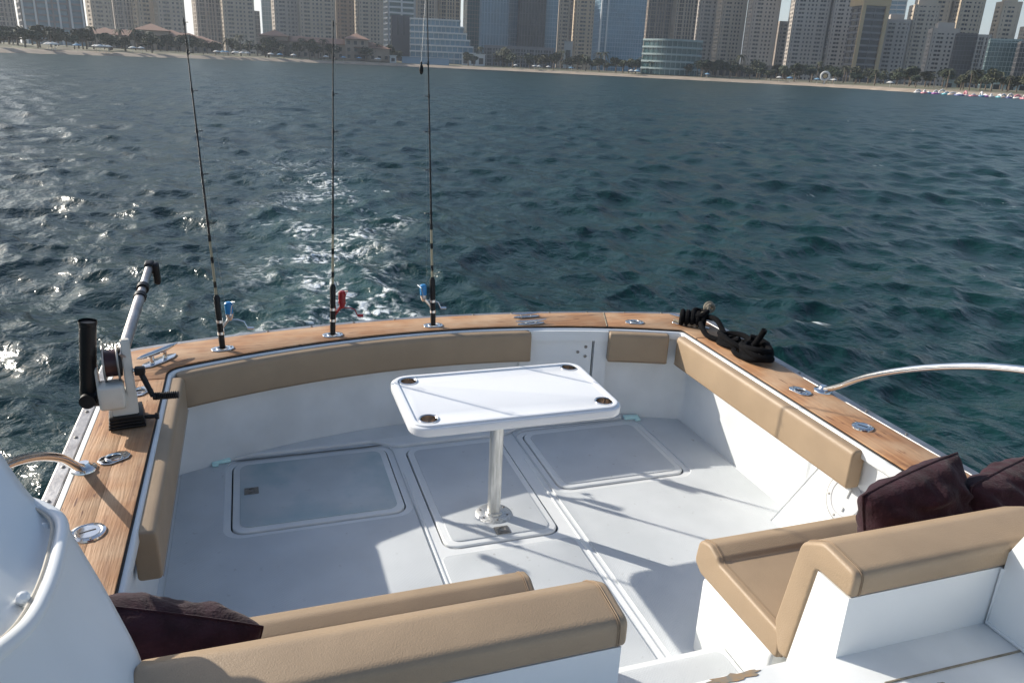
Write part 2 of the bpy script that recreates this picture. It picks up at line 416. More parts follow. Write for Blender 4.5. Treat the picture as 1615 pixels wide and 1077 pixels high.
    ua = n.nodes.new('ShaderNodeAttribute'); ua.attribute_name = 'unresolved'
    L(math_('MAXIMUM', math_('ADD', math_('MULTIPLY', foam, .45), .15), math_('MULTIPLY', ua.outputs['Fac'], .48)), b.inputs['Roughness'])
    h = math_('ADD', math_('MULTIPLY', noise_(2.6, 6, (1,.7,1), .4, .5), .085), math_('ADD', math_('MULTIPLY', noise_(9, 4, (1,.8,1), -.3, .4), .030), math_('MULTIPLY', foam, .02)))
    bp = n.nodes.new('ShaderNodeBump'); bp.inputs['Strength'].default_value = .9; bp.inputs['Distance'].default_value = 1.0
    L(h, bp.inputs['Height']); L(bp.outputs[0], b.inputs['Normal'])
    o = link('sea', me, mt, smooth=0, recalc=False); tag(o, 'dark green choppy sea around the boat with a foamy wake', 'sea', kind='structure')
sea()

# ------------------------------------------------------------------ shore, ground
SHORE = [(-320,150),(-150,215),(-85,252),(-46,306),(5,368),(76,418),(138,412),(196,345),(236,292),(224,214),(238,186),(300,160),(430,110),(600,20)]
def shore_pts(n=8):
    out = []
    k = len(SHORE)
    for i in range(k-1):
        p0, p1, p2, p3 = [np.array(SHORE[min(max(q, 0), k-1)], float) for q in (i-1, i, i+1, i+2)]
        for j in range(n):
            t = j/n
            out.append(.5*((2*p1)+(-p0+p2)*t+(2*p0-5*p1+4*p2-p3)*t*t+(-p0+3*p1-3*p2+p3)*t**3))
    out.append(np.array(SHORE[-1], float)); return out
SP = shore_pts()
SB = np.array([math.atan2(p[0]-CAM[0], p[1]) for p in SP]); SD = np.array([math.hypot(p[0]-CAM[0], p[1]) for p in SP])
def shore_d(bearing): 
    i = np.argsort(SB); return float(np.interp(bearing, SB[i], SD[i]))
def shore_strip(name, offs, zs, mt, label, cat):
    v = []; f = []; k = len(offs); bs = np.linspace(SB.min(), SB.max(), 140)
    for i, b_ in enumerate(bs):
        d0 = shore_d(b_)
        for o_, z in zip(offs, zs):
            w = (1.6*noise.noise((b_*14, o_*.05, 0)) if 0 < o_ < 100 else 0)
            d = d0+o_+w
            v.append((CAM[0]+math.sin(b_)*d, math.cos(b_)*d, z))
    for i in range(len(bs)-1):
        for j in range(k-1): f.append((i*k+j, (i+1)*k+j, (i+1)*k+j+1, i*k+j+1))
    mb = MB(); mb.add(v, f); return mb.build(name, mt, smooth=60, label=label, cat=cat, kind='structure')
M['sand'] = mat('beach_sand', (.36,.29,.22), .9, var=.25, vscale=.15, bump=.3, bscale=2)
M['earth'] = mat('shore_ground', (.20,.17,.12), .95, col2=(.10,.11,.05), vscale=.06)
shore_strip('beach', [-8, 0, 3, 9], [-1.6, -.72, -.1, .5], M['sand'], 'pale sand beach along the far shore', 'beach')
shore_strip('ground', [9.0, 60, 400, 1500, 5200], [.49, 1.5, 2, 2, 2], M['earth'], 'flat land under the waterfront towers', 'ground')

# ------------------------------------------------------------------ towers
def wallmat(key, col, var=.12): 
    if key not in M: M[key] = mat(key, col, .8, var=var, vscale=.05)
    return M[key]
wallmat('beige_wall', (.50,.42,.33)); wallmat('sand_wall', (.58,.47,.34)); wallmat('greybeige_wall', (.47,.42,.37)); wallmat('brown_wall', (.33,.27,.22))
wallmat('gold_wall', (.55,.41,.23)); wallmat('white_wall', (.62,.62,.60)); wallmat('darkgrey_wall', (.085,.085,.095)); wallmat('blue_frame', (.32,.42,.50))
wallmat('pink_wall', (.52,.36,.30)); wallmat('teal_frame', (.30,.38,.38)); wallmat('mid_wall', (.22,.21,.21))
wallmat('roof_tile', (.33,.19,.13)); wallmat('villa_wall', (.36,.27,.20))
M['glass_dark'] = mat('dark_window_glass', (.025,.028,.032), .2, var=.4, vscale=.12)
M['glass_blue'] = mat('blue_window_glass', (.16,.28,.36), .14, var=.3, vscale=.08)
M['glass_teal'] = mat('teal_window_glass', (.06,.13,.135), .14, var=.3, vscale=.08)
def facade(core, grid, w, d, h, z0, fl, bay, pier, span, dep, cx=0, cy=0):
    core.box((cx, cy, z0+h/2), (w-2*dep, d-2*dep, h-.2))
    for ax, ln, th in ((0, w, d), (1, d, w)):
        nb = max(2, round(ln/bay)); bs = ln/nb
        for sgn in (-1, 1):
            for i in range(nb+1):
                pw = pier*bs*(.2 if (i % 5 == 2 and pier > .4) else (1.0 if i % 3 else 1.5)) if 0 < i < nb else pier*bs*1.2
                u = -ln/2+i*bs
                if i == 0: u += pw/2
                if i == nb: u -= pw/2
                t = sgn*(th/2-dep/2)
                c = (cx+u, cy+t, z0+h/2) if ax == 0 else (cx+t, cy+u, z0+h/2)
                s = (pw, dep+.02*ax, h) if ax == 0 else (dep, pw, h-.05)
                if pw > .05: grid.box(c, s)
            nf = int(h/fl)
            for j in range(nf+1):
                zz = z0+min(h-.01, j*fl); t = sgn*(th/2-dep/2-.06)
                sh = span*fl
                c = (cx, cy+t, zz) if ax == 0 else (cx+t, cy, zz)
                s = (ln-.1, dep, sh) if ax == 0 else (dep, ln-.12, sh)
                if j == nf: s = (s[0], s[1], sh*1.6)
                grid.box(c, s)
    grid.box((cx, cy, z0+h-.3), (w-.3, d-.3, .8))
STY = dict(punched=(3.3, 3.4, .46, .50, .5), ribbed=(3.3, 2.6, .42, .22, .6), balcony=(3.4, 8.0, .12, .34, 1.1), glass=(3.6, 2.4, .10, .12, .18), glassv=(7.2, 2.2, .22, .05, .35), solid=(40, 40, .5, .5, .3), bands=(3.6, 30, .03, .30, .5))
def tower(name, label, x0, x1, ytop, D, wall, style='punched', phi=14, glass='glass_dark', yref=45, depth=.8, crown=None, cat='tower', steps=None, zb=1.0):
    a, _ = hdir(x0, yref); b, _ = hdir(x1, yref)
    A, B = a*D, b*D; mid = (A+B)/2; span = np.linalg.norm(A-B); v = mid/np.linalg.norm(mid); rt = np.array([v[1], -v[0]])
    ph = R(phi); ex = rt*math.cos(ph)+v*math.sin(ph)
    w = span/(math.cos(ph)+depth*abs(math.sin(ph))); d = w*depth
    if ytop is None: h = 150+((x0*37) % 40)
    else:
        _, e = hdir((x0+x1)/2, ytop); h = e*D+2.25
    rz = math.atan2(ex[1], ex[0]); loc = (CAM[0]+mid[0]+v[0]*d/2, mid[1]+v[1]*d/2, zb)
    t = thing(name, label, cat, loc, 'high-rises along the shore', rz)
    fl, bay, pier, spn, dep = STY[style]
    if style in ('punched', 'ribbed', 'glass'): fl, bay = fl*D/760, bay*D/760
    core, grid = MB(), MB()
    h -= zb
    if steps:      # setbacks: list of (height below top, fraction of width kept, side shift)
        zc = 0
        for hb, fr, sh in steps:
            facade(core, grid, w*fr, d*fr, h-hb-zc, zc, fl, bay, pier, spn, dep, sh*w*(1-fr)/2, 0); zc = h-hb
    else: facade(core, grid, w, d, h, 0, fl, bay, pier, spn, dep)
    core.build('window_glass', M[glass], t, smooth=0, local=True, recalc=False, kind='stuff'); grid.build('facade', M[wall], t, smooth=0, local=True, recalc=False)
    if crown:
        c = MB()
        for (fx, fw, ch, fd) in crown: c.box((fx*w, 0, h+ch/2), (w*fw, d*fd, ch))
        c.build('roof_block', M[wall], t, smooth=0, local=True, recalc=False)
    return t
T = tower
T('apartment_tower', 'dim brown tower cut by the left edge of the photo', -45, 29, None, 640, 'brown_wall', 'ribbed', 8)
T('apartment_tower', 'wide dark glass apartment block with pale vertical ribs, leftmost but one', 29, 137, None, 560, 'mid_wall', 'balcony', 5, 'glass_blue')
T('apartment_tower', 'beige tower with small windows directly right of the wide dark glass block', 139, 181, None, 700, 'beige_wall', phi=18)
T('apartment_tower', 'beige tower behind the left end of the low resort, second from the wide dark block', 178, 214, None, 720, 'greybeige_wall', 'ribbed', 10)
T('apartment_tower', 'beige tower with a sunlit left edge above the low resort roof', 211, 248, None, 705, 'sand_wall', phi=24)
T('apartment_tower', 'beige tower left of the first narrow gap of sky', 245, 294, None, 690, 'beige_wall', phi=10, steps=[(6, 1, 0), (0, .8, -1)])
T('apartment_tower', 'grey ribbed tower right of the first narrow gap of sky', 305, 352, None, 720, 'greybeige_wall', 'ribbed', 12)
T('apartment_tower', 'beige tower with punched windows left of the short dark narrow tower', 348, 403, None, 690, 'beige_wall', phi=8)
T('office_tower', 'short dark narrow tower beside the pale blue tower in the gap', 401, 411, 18, 760, 'mid_wall', 'glass', 5)
T('office_tower', 'slim pale blue glass tower standing in a gap of sky', 414, 430, None, 800, 'blue_frame', 'glass', 5, 'glass_blue')
T('apartment_tower', 'beige tower right of the slim pale blue tower', 429, 472, None, 700, 'greybeige_wall', phi=10)
T('apartment_tower', 'wide beige tower behind the middle fishing rod', 468, 530, None, 690, 'beige_wall', phi=6)
T('apartment_tower', 'darker brown beige tower just right of the middle fishing rod', 527, 562, None, 720, 'brown_wall', phi=8)
T('apartment_tower', 'beige tower left of the white balcony tower', 559, 606, None, 690, 'beige_wall', phi=12)
T('hotel_tower', 'white banded balcony tower behind the windowless grey slab', 604, 656, None, 560, 'white_wall', 'balcony', 12, 'glass_teal')
T('slab_block', 'windowless dark grey slab in front of the white balcony tower', 616, 647, 25, 520, 'darkgrey_wall', 'solid', 4, yref=60, cat='building')
T('apartment_tower', 'beige ribbed tower behind the third fishing rod', 654, 690, None, 700, 'beige_wall', 'ribbed', 8)
T('apartment_tower', 'beige tower above the right half of the terraced glass building', 686, 726, None, 710, 'sand_wall', 'ribbed', 10)
T('office_tower', 'curved olive glass tower with white ribs right of the terraced building', 730, 757, None, 640, 'mid_wall', 'glass', 20, 'glass_teal')
T('office_tower', 'dark blue glass tower with slanted panel above the grey podium', 755, 802, None, 600, 'blue_frame', 'glassv', 6, 'glass_blue')
T('office_tower', 'pale gridded glass strip tower between two dark glass towers', 799, 817, None, 610, 'blue_frame', 'glass', 6, 'glass_blue')
T('office_tower', 'broad dark teal glass tower above the grey podium', 815, 860, None, 590, 'darkgrey_wall', 'glassv', 6, 'glass_dark')
T('office_tower', 'lighter blue glass tower at the right end of the grey podium', 857, 879, None, 595, 'blue_frame', 'glass', 6, 'glass_blue')
T('podium_building', 'low grey louvred podium under the dark glass towers', 762, 874, 74, 500, 'mid_wall', 'ribbed', 2, 'glass_dark', yref=88, depth=.3, cat='building')
T('apartment_tower', 'narrow beige tower right of the dark glass towers', 876, 898, None, 690, 'beige_wall', phi=14)
T('office_tower', 'dark sliver of a tower between two beige towers', 893, 905, -3, 760, 'mid_wall', 'glass', 4)
T('apartment_tower', 'beige tower left of the big blue glass tower', 902, 938, None, 690, 'sand_wall', phi=10)
T('hotel_tower', 'big blue glass tower with white ribs down its left edge', 934, 1017, None, 520, 'blue_frame', 'glass', 14, 'glass_blue')
T('apartment_tower', 'brown beige tower right of the big blue glass tower', 1015, 1060, None, 690, 'brown_wall', 'ribbed', 8)
T('apartment_tower', 'ribbed beige tower above the low teal curved hotel', 1056, 1100, None, 680, 'beige_wall', 'ribbed', 12)
T('apartment_tower', 'pale grey beige tower behind the right end of the teal hotel', 1096, 1132, None, 640, 'greybeige_wall', phi=10)
T('apartment_tower', 'tall beige tower left of the wide gap of sky', 1126, 1174, None, 620, 'beige_wall', phi=16)
T('apartment_tower', 'stepped beige tower right of the wide gap of sky', 1172, 1224, None, 600, 'greybeige_wall', phi=14, yref=60)
T('apartment_tower', 'short dark tower between two beige towers right of the stepped one', 1222, 1244, 36, 690, 'brown_wall', phi=10, yref=70)
T('apartment_tower', 'broad grey beige tower left of the pink sliver building', 1238, 1302, None, 580, 'greybeige_wall', phi=10, yref=60)
T('apartment_block', 'small pink building seen in the sky gap between two towers', 1292, 1312, 50, 720, 'pink_wall', phi=10, yref=70, cat='building')
T('apartment_tower', 'beige tower directly left of the gold framed tower', 1300, 1352, None, 580, 'greybeige_wall', phi=12, yref=60)
gt = T('office_tower', 'dark tower with a gold frame and gold centre stripe', 1336, 1392, 9, 540, 'mid_wall', 'bands', 30, 'glass_dark', yref=55, depth=.9)
T('office_tower', 'twisted pale blue glass tower rising behind lower beige towers', 1394, 1428, None, 800, 'white_wall', 'bands', 10, 'glass_blue', yref=20)
T('apartment_tower', 'lower beige tower right of the gold framed tower', 1381, 1431, 31, 560, 'greybeige_wall', phi=10, yref=70, crown=[(0,.5,3,.5)])
T('apartment_tower', 'beige tower with stepped crown left of the tall yellow tower', 1424, 1474, 8, 570, 'beige_wall', phi=16, yref=60, crown=[(0,.7,4,.7),(0,.3,8,.3)])
T('apartment_tower', 'tall beige tower behind the stepped crown tower', 1456, 1494, None, 640, 'sand_wall', phi=16, yref=40)
T('apartment_tower', 'lower beige tower with round headed top in front of the yellow tower', 1455, 1506, 45, 500, 'greybeige_wall', phi=12, yref=90, crown=[(0,.6,3,.6)])
T('apartment_tower', 'sunlit yellow beige tower with stepped top', 1492, 1548, -4, 640, 'sand_wall', phi=30, yref=35, crown=[(.1,.6,6,.6)])
T('slab_block', 'dark grey block right of the lower beige tower', 1499, 1534, 53, 480, 'darkgrey_wall', 'glass', 6, yref=90, cat='building')
T('slab_block', 'plain beige slab beside the dark grey block', 1526, 1560, 55, 500, 'greybeige_wall', 'ribbed', 20, yref=80, cat='building')
T('hotel_tower', 'wide grey glass hotel with a grid front near the right edge', 1552, 1606, 62, 440, 'teal_frame', 'glass', 8, 'glass_teal', yref=95, depth=.4)
T('apartment_tower', 'sunlit slim tower rising above the grid front hotel', 1564, 1606, 3, 620, 'sand_wall', phi=26, yref=35, crown=[(0,.6,4,.6),(0,.25,8,.25)])
T('apartment_tower', 'brown tower cut by the right edge of the photo', 1602, 1660, 42, 600, 'beige_wall', phi=26, yref=70)
T('apartment_block', 'dark block below the right edge tower', 1596, 1680, 66, 420, 'mid_wall', 'glass', 6, yref=100, cat='building')
# white ribs on the big blue tower and the gold stripe
def stripes(t, mt, xs, wd, h, dy):
    for x in xs:
        c = MB(); c.box((x, dy, h/2), (wd, 1.2, h)); c.build('rib', M[mt], t, smooth=0, local=True, recalc=False)
for o in list(COL.objects):
    L_ = o.get('label', '')
    if L_.startswith('dark tower with a gold'): 
        w_ = o.children[0].dimensions; stripes(o, 'gold_wall', (-w_.x/2, w_.x/2), 2.2, w_.z+1.5, -w_.y/2-.2)
        c = MB(); c.box((0, 0, w_.z+1), (w_.x+2.4, w_.y+2.2, 4)); c.build('cornice', M['gold_wall'], o, smooth=0, local=True, recalc=False)
    if L_.startswith('big blue glass'):
        w_ = o.children[0].dimensions; stripes(o, 'white_wall', (-w_.x/2-.3, -w_.x/2+3.6), .9, w_.z, -w_.y/2-.5)
    if L_.startswith('wide dark glass apartment'):
        w_ = o.children[0].dimensions; stripes(o, 'white_wall', [(-.46+.184*i)*w_.x for i in range(6)], 1.0, w_.z, -w_.y/2-1.2)

# low curved teal hotel, terraced glass building
def curved(name, label, x0, x1, ytop, D, bulge, wall, glass, terr=0, yref=85, cat='hotel'):
    a, _ = hdir(x0, yref); b, _ = hdir(x1, yref); A, B = a*D, b*D; mid = (A+B)/2; span = np.linalg.norm(A-B)
    v = mid/np.linalg.norm(mid); rt = np.array([v[1], -v[0]]); _, e = hdir((x0+x1)/2, ytop); h = e*D+1.25
    t = thing(name, label, cat, (CAM[0]+mid[0], mid[1], 1.0), None, math.atan2(rt[1], rt[0]))
    nf = max(5, int(h/3.5)); fh = h/nf; core, slab = MB(), MB()
    for j in range(nf):
        r_ = 1-terr*max(0, (j+1)/nf-.3)
        L0, L1 = -span/2, -span/2+span*r_
        def outline(g):
            pts = []
            for i in range(25):
                u = i/24; pts.append((L0-g+(L1-L0+2*g)*u, -bulge*math.sin(math.pi*u)-g))
            return pts+[(L1+g, 22+g), (L0-g, 22+g)]
        core.prism(outline(-.6), j*fh+.05, (j+1)*fh-.02); slab.prism(outline(0), (j+1)*fh-.9, (j+1)*fh)
        for i in range(0, 25, 2):
            p = outline(-.25)[i]; slab.box((p[0], p[1], (j+.5)*fh), (.25, .3, fh))
    core.build('window_glass', M[glass], t, smooth=0, local=True, kind='stuff'); slab.build('floor_band', M[wall], t, smooth=0, local=True, kind='stuff')
curved('curved_hotel', 'low teal curved hotel with white floor bands on the shore', 1012, 1107, 63, 430, 9, 'teal_frame', 'glass_teal')
curved('terraced_building', 'terraced glass building with white floor bands stepping down to the right', 646, 752, 31, 500, 3, 'white_wall', 'glass_blue', .35, 65)

# resort: low long buildings with hipped tile roofs
def resort(name, label, x0, x1, ytop, D, nwin, pav):
    yref = 72; a, _ = hdir(x0, yref); b, _ = hdir(x1, yref); A, B = a*D, b*D; mid = (A+B)/2; span = np.linalg.norm(A-B)
    v = mid/np.linalg.norm(mid); rt = np.array([v[1], -v[0]]); _, e = hdir((x0+x1)/2, ytop); h = e*D+1.25
    t = thing(name, label, 'hotel', (CAM[0]+mid[0], mid[1], 1.0), None, math.atan2(rt[1], rt[0]))
    wl = MB(); rf = MB(); win = MB()
    def wing(c, w, d, hh):
        wl.box((c, 0, hh/2), (w, d, hh)); rh = 3.0; e_ = 1.0
        x_, y_ = w/2+e_, d/2+e_
        rf.add([(c-x_,-y_,hh),(c+x_,-y_,hh),(c+x_,y_,hh),(c-x_,y_,hh),(c-max(.3,x_-y_),0,hh+rh),(c+max(.3,x_-y_),0,hh+rh)], [(0,1,5,4),(1,2,5),(2,3,4,5),(3,0,4),(3,2,1,0)])
        for f_ in range(int(hh/3.4)):
            for i in range(int(w/3.6)):
                win.box((c-w/2+1.8+i*3.6, -d/2-.01, 1.9+f_*3.4), (1.5, .12, 1.7))
    wing(0, span, 14, h-4)
    for c, w_, hh in pav: wing(c*span, w_, 18, h-4+hh)
    wl.build('wall', M['villa_wall'], t, smooth=0, local=True); rf.build('roof', M['roof_tile'], t, smooth=0, local=True); win.build('window', M['glass_dark'], t, smooth=0, local=True, kind='stuff')
resort('resort_hotel', 'low brown resort with tiled hip roofs behind the palms at the left', 155, 325, 46, 420, 3, [(-.42,16,.5),(-.18,14,.2),(.0,14,3.2),(.18,14,1),(.45,16,-1)])
resort('resort_hotel', 'low resort with reddish roofs behind the middle fishing rod', 420, 596, 57, 450, 3, [(-.42,14,2.6),(-.2,20,.4),(.3,12,3.0),(.44,18,-1)])

# other small shore structures
def shore_box(name, label, cat, x0, x1, y0, y1, off, mt, depth=6, build=None):
    xm = (x0+x1)/2; a, _ = hdir(xm, y1); D = shore_d(math.atan2(a[0], a[1]))+off
    A, _ = hdir(x0, y1); B, _ = hdir(x1, y1); w = np.linalg.norm(A-B)*D; mid = (A+B)/2*D
    _, e0 = hdir(xm, y0); _, e1 = hdir(xm, y1); z0 = max(.6, e1*D+2.25); h = max(1.5, (e0-e1)*D)
    t = thing(name, label, cat, (CAM[0]+mid[0], mid[1], .6), None, -math.atan2(mid[0], mid[1]))
    return t, w, h+z0-.6
def simple_block(name, label, cat, x0, x1, y0, y1, off, wall, roof=None, openings=True):
    t, w, h = shore_box(name, label, cat, x0, x1, y0, y1, off, None)
    b = MB(); b.box((0, 3, h/2), (w, 6, h)); b.build('wall', M[wall], t, smooth=0, local=True)
    r_ = MB(); r_.box((0, 3, h+.15), (w+.8, 6.8, .3)); r_.build('roof', M[roof or wall], t, smooth=0, local=True)
    if openings:
        n_ = max(1, int(w/3.5))
        for i in range(min(n_, 24)):
            g = MB(); g.box((-w/2+(i+.5)*w/n_, -.03, h*.45), (w/n_*.55, .1, h*.5)); g.build('window', M['glass_dark'], t, smooth=0, local=True)
    return t, w, h
simple_block('kiosk', 'small white cube kiosk at the end of the sand point', 'kiosk', 615, 625, 90, 101, 14, 'white_wall')
t_, w_, h_ = simple_block('hoarding', 'long pale hoarding wall below the terraced building', 'hoarding', 634, 708, 93, 103, 16, 'blue_frame', openings=False)
simple_block('beach_club', 'white flat roofed beach pavilion at the end of the terraced building', 'pavilion', 728, 765, 86, 97, 34, 'white_wall')
simple_block('beach_restaurant', 'long dark brown low building right of the teal hotel', 'building', 1110, 1240, 103, 118, 70, 'brown_wall')
simple_block('beach_cafe', 'pale low pavilion roof near the right shore', 'pavilion', 1488, 1522, 130, 134, 60, 'teal_frame')
simple_block('beach_cafe', 'long pale roofed pavilion at the far right shore', 'pavilion', 1562, 1625, 131, 136, 60, 'teal_frame')
simple_block('beach_hut', 'little beige building in the sky gap behind the blue tower', 'building', 889, 902, 66, 90, 230, 'white_wall')
t, w, h = shore_box('gate_frame', 'white gate like frame on the shore beside the blue tower', 'frame', 1002, 1012, 97, 116, 30, None)
for sx in (-1, 1): q = MB(); q.box((sx*w*.42, 0, h/2), (w*.14, 1, h)); q.build('post', M['white_wall'], t, smooth=0, local=True)
q = MB(); q.box((0, 0, h-.5), (w*.98, 1.1, 1.0)); q.build('beam', M['white_wall'], t, smooth=0, local=True)
t, w, h = shore_box('round_sign', 'round white ring sign on a pole above the right beach', 'sign', 1293, 1306, 114, 132, 7, None)
q = MB(); r_ = w*.5
q.tube([(math.cos(a)*r_, 0, h-r_+math.sin(a)*r_) for a in np.linspace(0, 2*math.pi, 25)], r_*.28, 8); q.build('ring', M['white_wall'], t, local=True)
q = MB(); q.lathe([(0,-.2),(r_*.5,-.2),(r_*.5,.2),(0,.2)], 16, Matrix.Translation((0,0,h-r_)) @ Matrix.Rotation(R(90),4,'X')); q.build('disc', M['gold_wall'], t, local=True)
q = MB(); q.tube([(0,0,-.5),(0,0,h-2*r_)], .25, 8); q.build('pole', M['white_wall'], t, local=True)
# beach parasols
M['parasol'] = mat('pale_parasol', (.62,.60,.55), .8); M['parasol_b'] = mat('blue_parasol', (.16,.30,.42), .8)
pp = {}
for i in range(44):
    x = random.choice([random.uniform(60, 260), random.uniform(330, 600), random.uniform(800, 1010), random.uniform(1110, 1420)])
    d, _ = hdir(x, 95); D = shore_d(math.atan2(d[0], d[1]))+random.uniform(5, 11); c = 'blue' if random.random() < .3 else 'pale'
    sec = 'left of the middle rod' if x < 525 else ('left of the grey slab' if x < 640 else ('below the glass towers' if x < 1012 else 'on the right beach'))
    if c not in pp:
        t = thing('beach_parasol', 'x', 'parasol'); pp[c] = t
        q = MB(); q.tube([(0,0,-.3),(0,0,2.3)], .05, 6); q.build('pole', M['bark'] if 'bark' in M else M['white_wall'], t, local=True)
        q = MB(); q.lathe([(1.5,1.9),(1.45,1.95),(.7,2.35),(0,2.55)], 10); q.build('canopy', M['parasol' if c == 'pale' else 'parasol_b'], t, local=True); o = t
    else: o = copy_tree(pp[c])
    o.location = (CAM[0]+d[0]*D, d[1]*D, .25); tag(o, c+' beach parasol '+sec, 'parasol', c+' parasols '+sec)
# floating inflatables
cnames = ['white','red','blue','purple','cream','teal','tan','navy']
cols = [(.62,.60,.58),(.55,.20,.24),(.10,.28,.45),(.42,.12,.40),(.60,.58,.56),(.10,.36,.42),(.55,.42,.35),(.08,.10,.25)]
for i in range(18):
    x = 1444+i*10+random.uniform(-3, 3); y = 150+(x-1444)*.052; d, e = hdir(x, y); D = shore_d(math.atan2(d[0], d[1]))-random.uniform(3, 14)
    k = i % len(cols); key = 'inflatable_%d' % k
    if key not in M: M[key] = mat(key, cols[k], .45)
    t = thing('inflatable', cnames[k]+' inflatable of the floating water park at the far right shore', 'inflatable', (CAM[0]+d[0]*D, d[1]*D, SEA), cnames[k]+' inflatables of the water park', random.uniform(0, 3))
    q = MB(); ln = random.uniform(.9, 1.5)
    q.tube([(math.cos(a)*ln, math.sin(a)*ln*.7, .15) for a in np.linspace(0, 2*math.pi, 17)], .32, 8); q.build('ring', M[key], t, local=True)
    q = MB(); hh = random.uniform(.6, 1.5)
    q.tube([(-ln*.8,0,.2),(-ln*.6,0,hh*.7),(0,0,hh),(ln*.6,0,hh*.7),(ln*.8,0,.2)], .3, 8); q.build('arch', M['inflatable_%d' % (0 if k else 1)] if 'inflatable_1' in M else M[key], t, local=True)

# ------------------------------------------------------------------ shore trees
M['leaf_a'] = mat('tree_foliage', (.050,.068,.030), .8, var=.45, vscale=.5); M['leaf_b'] = mat('tree_foliage_olive', (.075,.080,.036), .8, var=.4, vscale=.5)
M['bark'] = mat('tree_bark', (.16,.12,.085), .9)
def leaf_crown(seed, rx, rz, n, zc):
    rg = random.Random(seed); mb = MB()
    lobes = [(rg.uniform(-.55,.55)*rx, rg.uniform(-.55,.55)*rx, zc+rg.uniform(-.4,.5)*rz, rg.uniform(.4,.7)) for _ in range(6)]
    for i in range(n):
        lx, ly, lz, lr = lobes[i % 6]; v = Vector((rg.gauss(0,1), rg.gauss(0,1), rg.gauss(0,1))).normalized()*rg.uniform(.5,1)**.5
        c = Vector((lx+v.x*rx*lr, ly+v.y*rx*lr, lz+v.z*rz*lr)); s = rg.uniform(.25,.55)
        a = Vector((rg.gauss(0,1), rg.gauss(0,1), rg.gauss(0,1))).normalized(); b_ = a.orthogonal().normalized()
        mb.add([c+a*s, c+b_*s*.7, c-a*s, c-b_*s*.7], [(0,1,2,3)])
    return mb
protos = []
for k in range(4):
    t = thing('shade_tree', 'x', 'tree'); rg = random.Random(k)
    q = MB(); q.tube([(0,0,-.5),(.1,0,1.5),(.0,.1,3.2)], [.28,.22,.12], 6)
    for a in range(4): q.tube([(0,0,2.0),(math.cos(a*1.6)*1.2, math.sin(a*1.6)*1.2, 3.6)], [.12,.05], 5)
    q.build('trunk', M['bark'], t, local=True)
    leaf_crown(k+3, 2.6, 1.9, 420, 4.0).build('crown', M['leaf_a' if k % 2 else 'leaf_b'], t, smooth=0, local=True, recalc=False); protos.append(t)
palms = []
for k in range(2):
    t = thing('palm_tree', 'x', 'tree'); rg = random.Random(40+k); hp = 6.0+k
    q = MB(); q.tube([(0,0,-.5),(.1,0,hp*.5),(.25,0,hp)], [.24,.19,.16], 6); q.build('trunk', M['bark'], t, local=True)
    q = MB()
    for f_ in range(16):
        a = rg.uniform(0, 6.28); L_ = rg.uniform(1.8, 2.8); e = rg.uniform(-.2, .9)
        prev = None
        for j in range(6):
            u = j/5; p = Vector((.25+math.cos(a)*L_*u, math.sin(a)*L_*u, hp+e*L_*u*1.1-1.5*u*u*L_*.7)); wv = Vector((-math.sin(a), math.cos(a), 0))*(.34*(1-u*.8)*(.4 if j == 0 else 1))
            dn = Vector((0,0,-.14))
            if prev: q.add([prev[0], prev[1], p, p+wv+dn], [(0,1,2,3)]); q.add([prev[2], prev[1], p, p-wv+dn], [(0,1,2,3)])
            prev = (p+wv+dn, p, p-wv+dn)
    q.build('crown', M['leaf_b'], t, smooth=0, local=True, recalc=False); palms.append(t)
used = set(); rg = random.Random(5)
for i in range(250):
    px = -60+i*6.96+rg.uniform(-6, 6)
    if 628 < px < 730: continue
    d, _ = hdir(px, 95); D = shore_d(math.atan2(d[0], d[1]))+rg.uniform(15, 75)
    pal = rg.random() < .3; src = rg.choice(palms if pal else protos)
    o = src if src.name not in used else copy_tree(src); used.add(src.name)
    o.location = (CAM[0]+d[0]*D, d[1]*D, 1.2); s = rg.uniform(.85, 1.6)*(D/420)*(.95 if px < 620 else .9); o.scale = (s*rg.uniform(.9, 1.25), s, s*rg.uniform(.8, 1.1)); o.rotation_euler = (0,0,rg.uniform(0,6.28))
    bins = [(155,'before the wide dark glass block'),(330,'in front of the left resort'),(420,'between the two resorts'),(600,'in front of the resort behind the middle rod'),(640,'beside the white kiosk'),(876,'below the grey podium'),(1012,'below the big blue glass tower'),(1110,'around the low teal hotel'),(1240,'by the long dark brown building'),(1330,'near the round ring sign'),(1430,'below the gold framed tower'),(1560,'behind the floating water park'),(9999,'at the far right edge')]
    side = next(n_ for lim, n_ in bins if px < lim)
    tag(o, ('palm tree ' if pal else 'bushy dark green tree ')+side, 'tree', 'shore trees '+side)
for p_ in protos+palms:
    if p_.get('label') == 'x':
        for c in list(p_.children): bpy.data.objects.remove(c)
        bpy.data.objects.remove(p_)

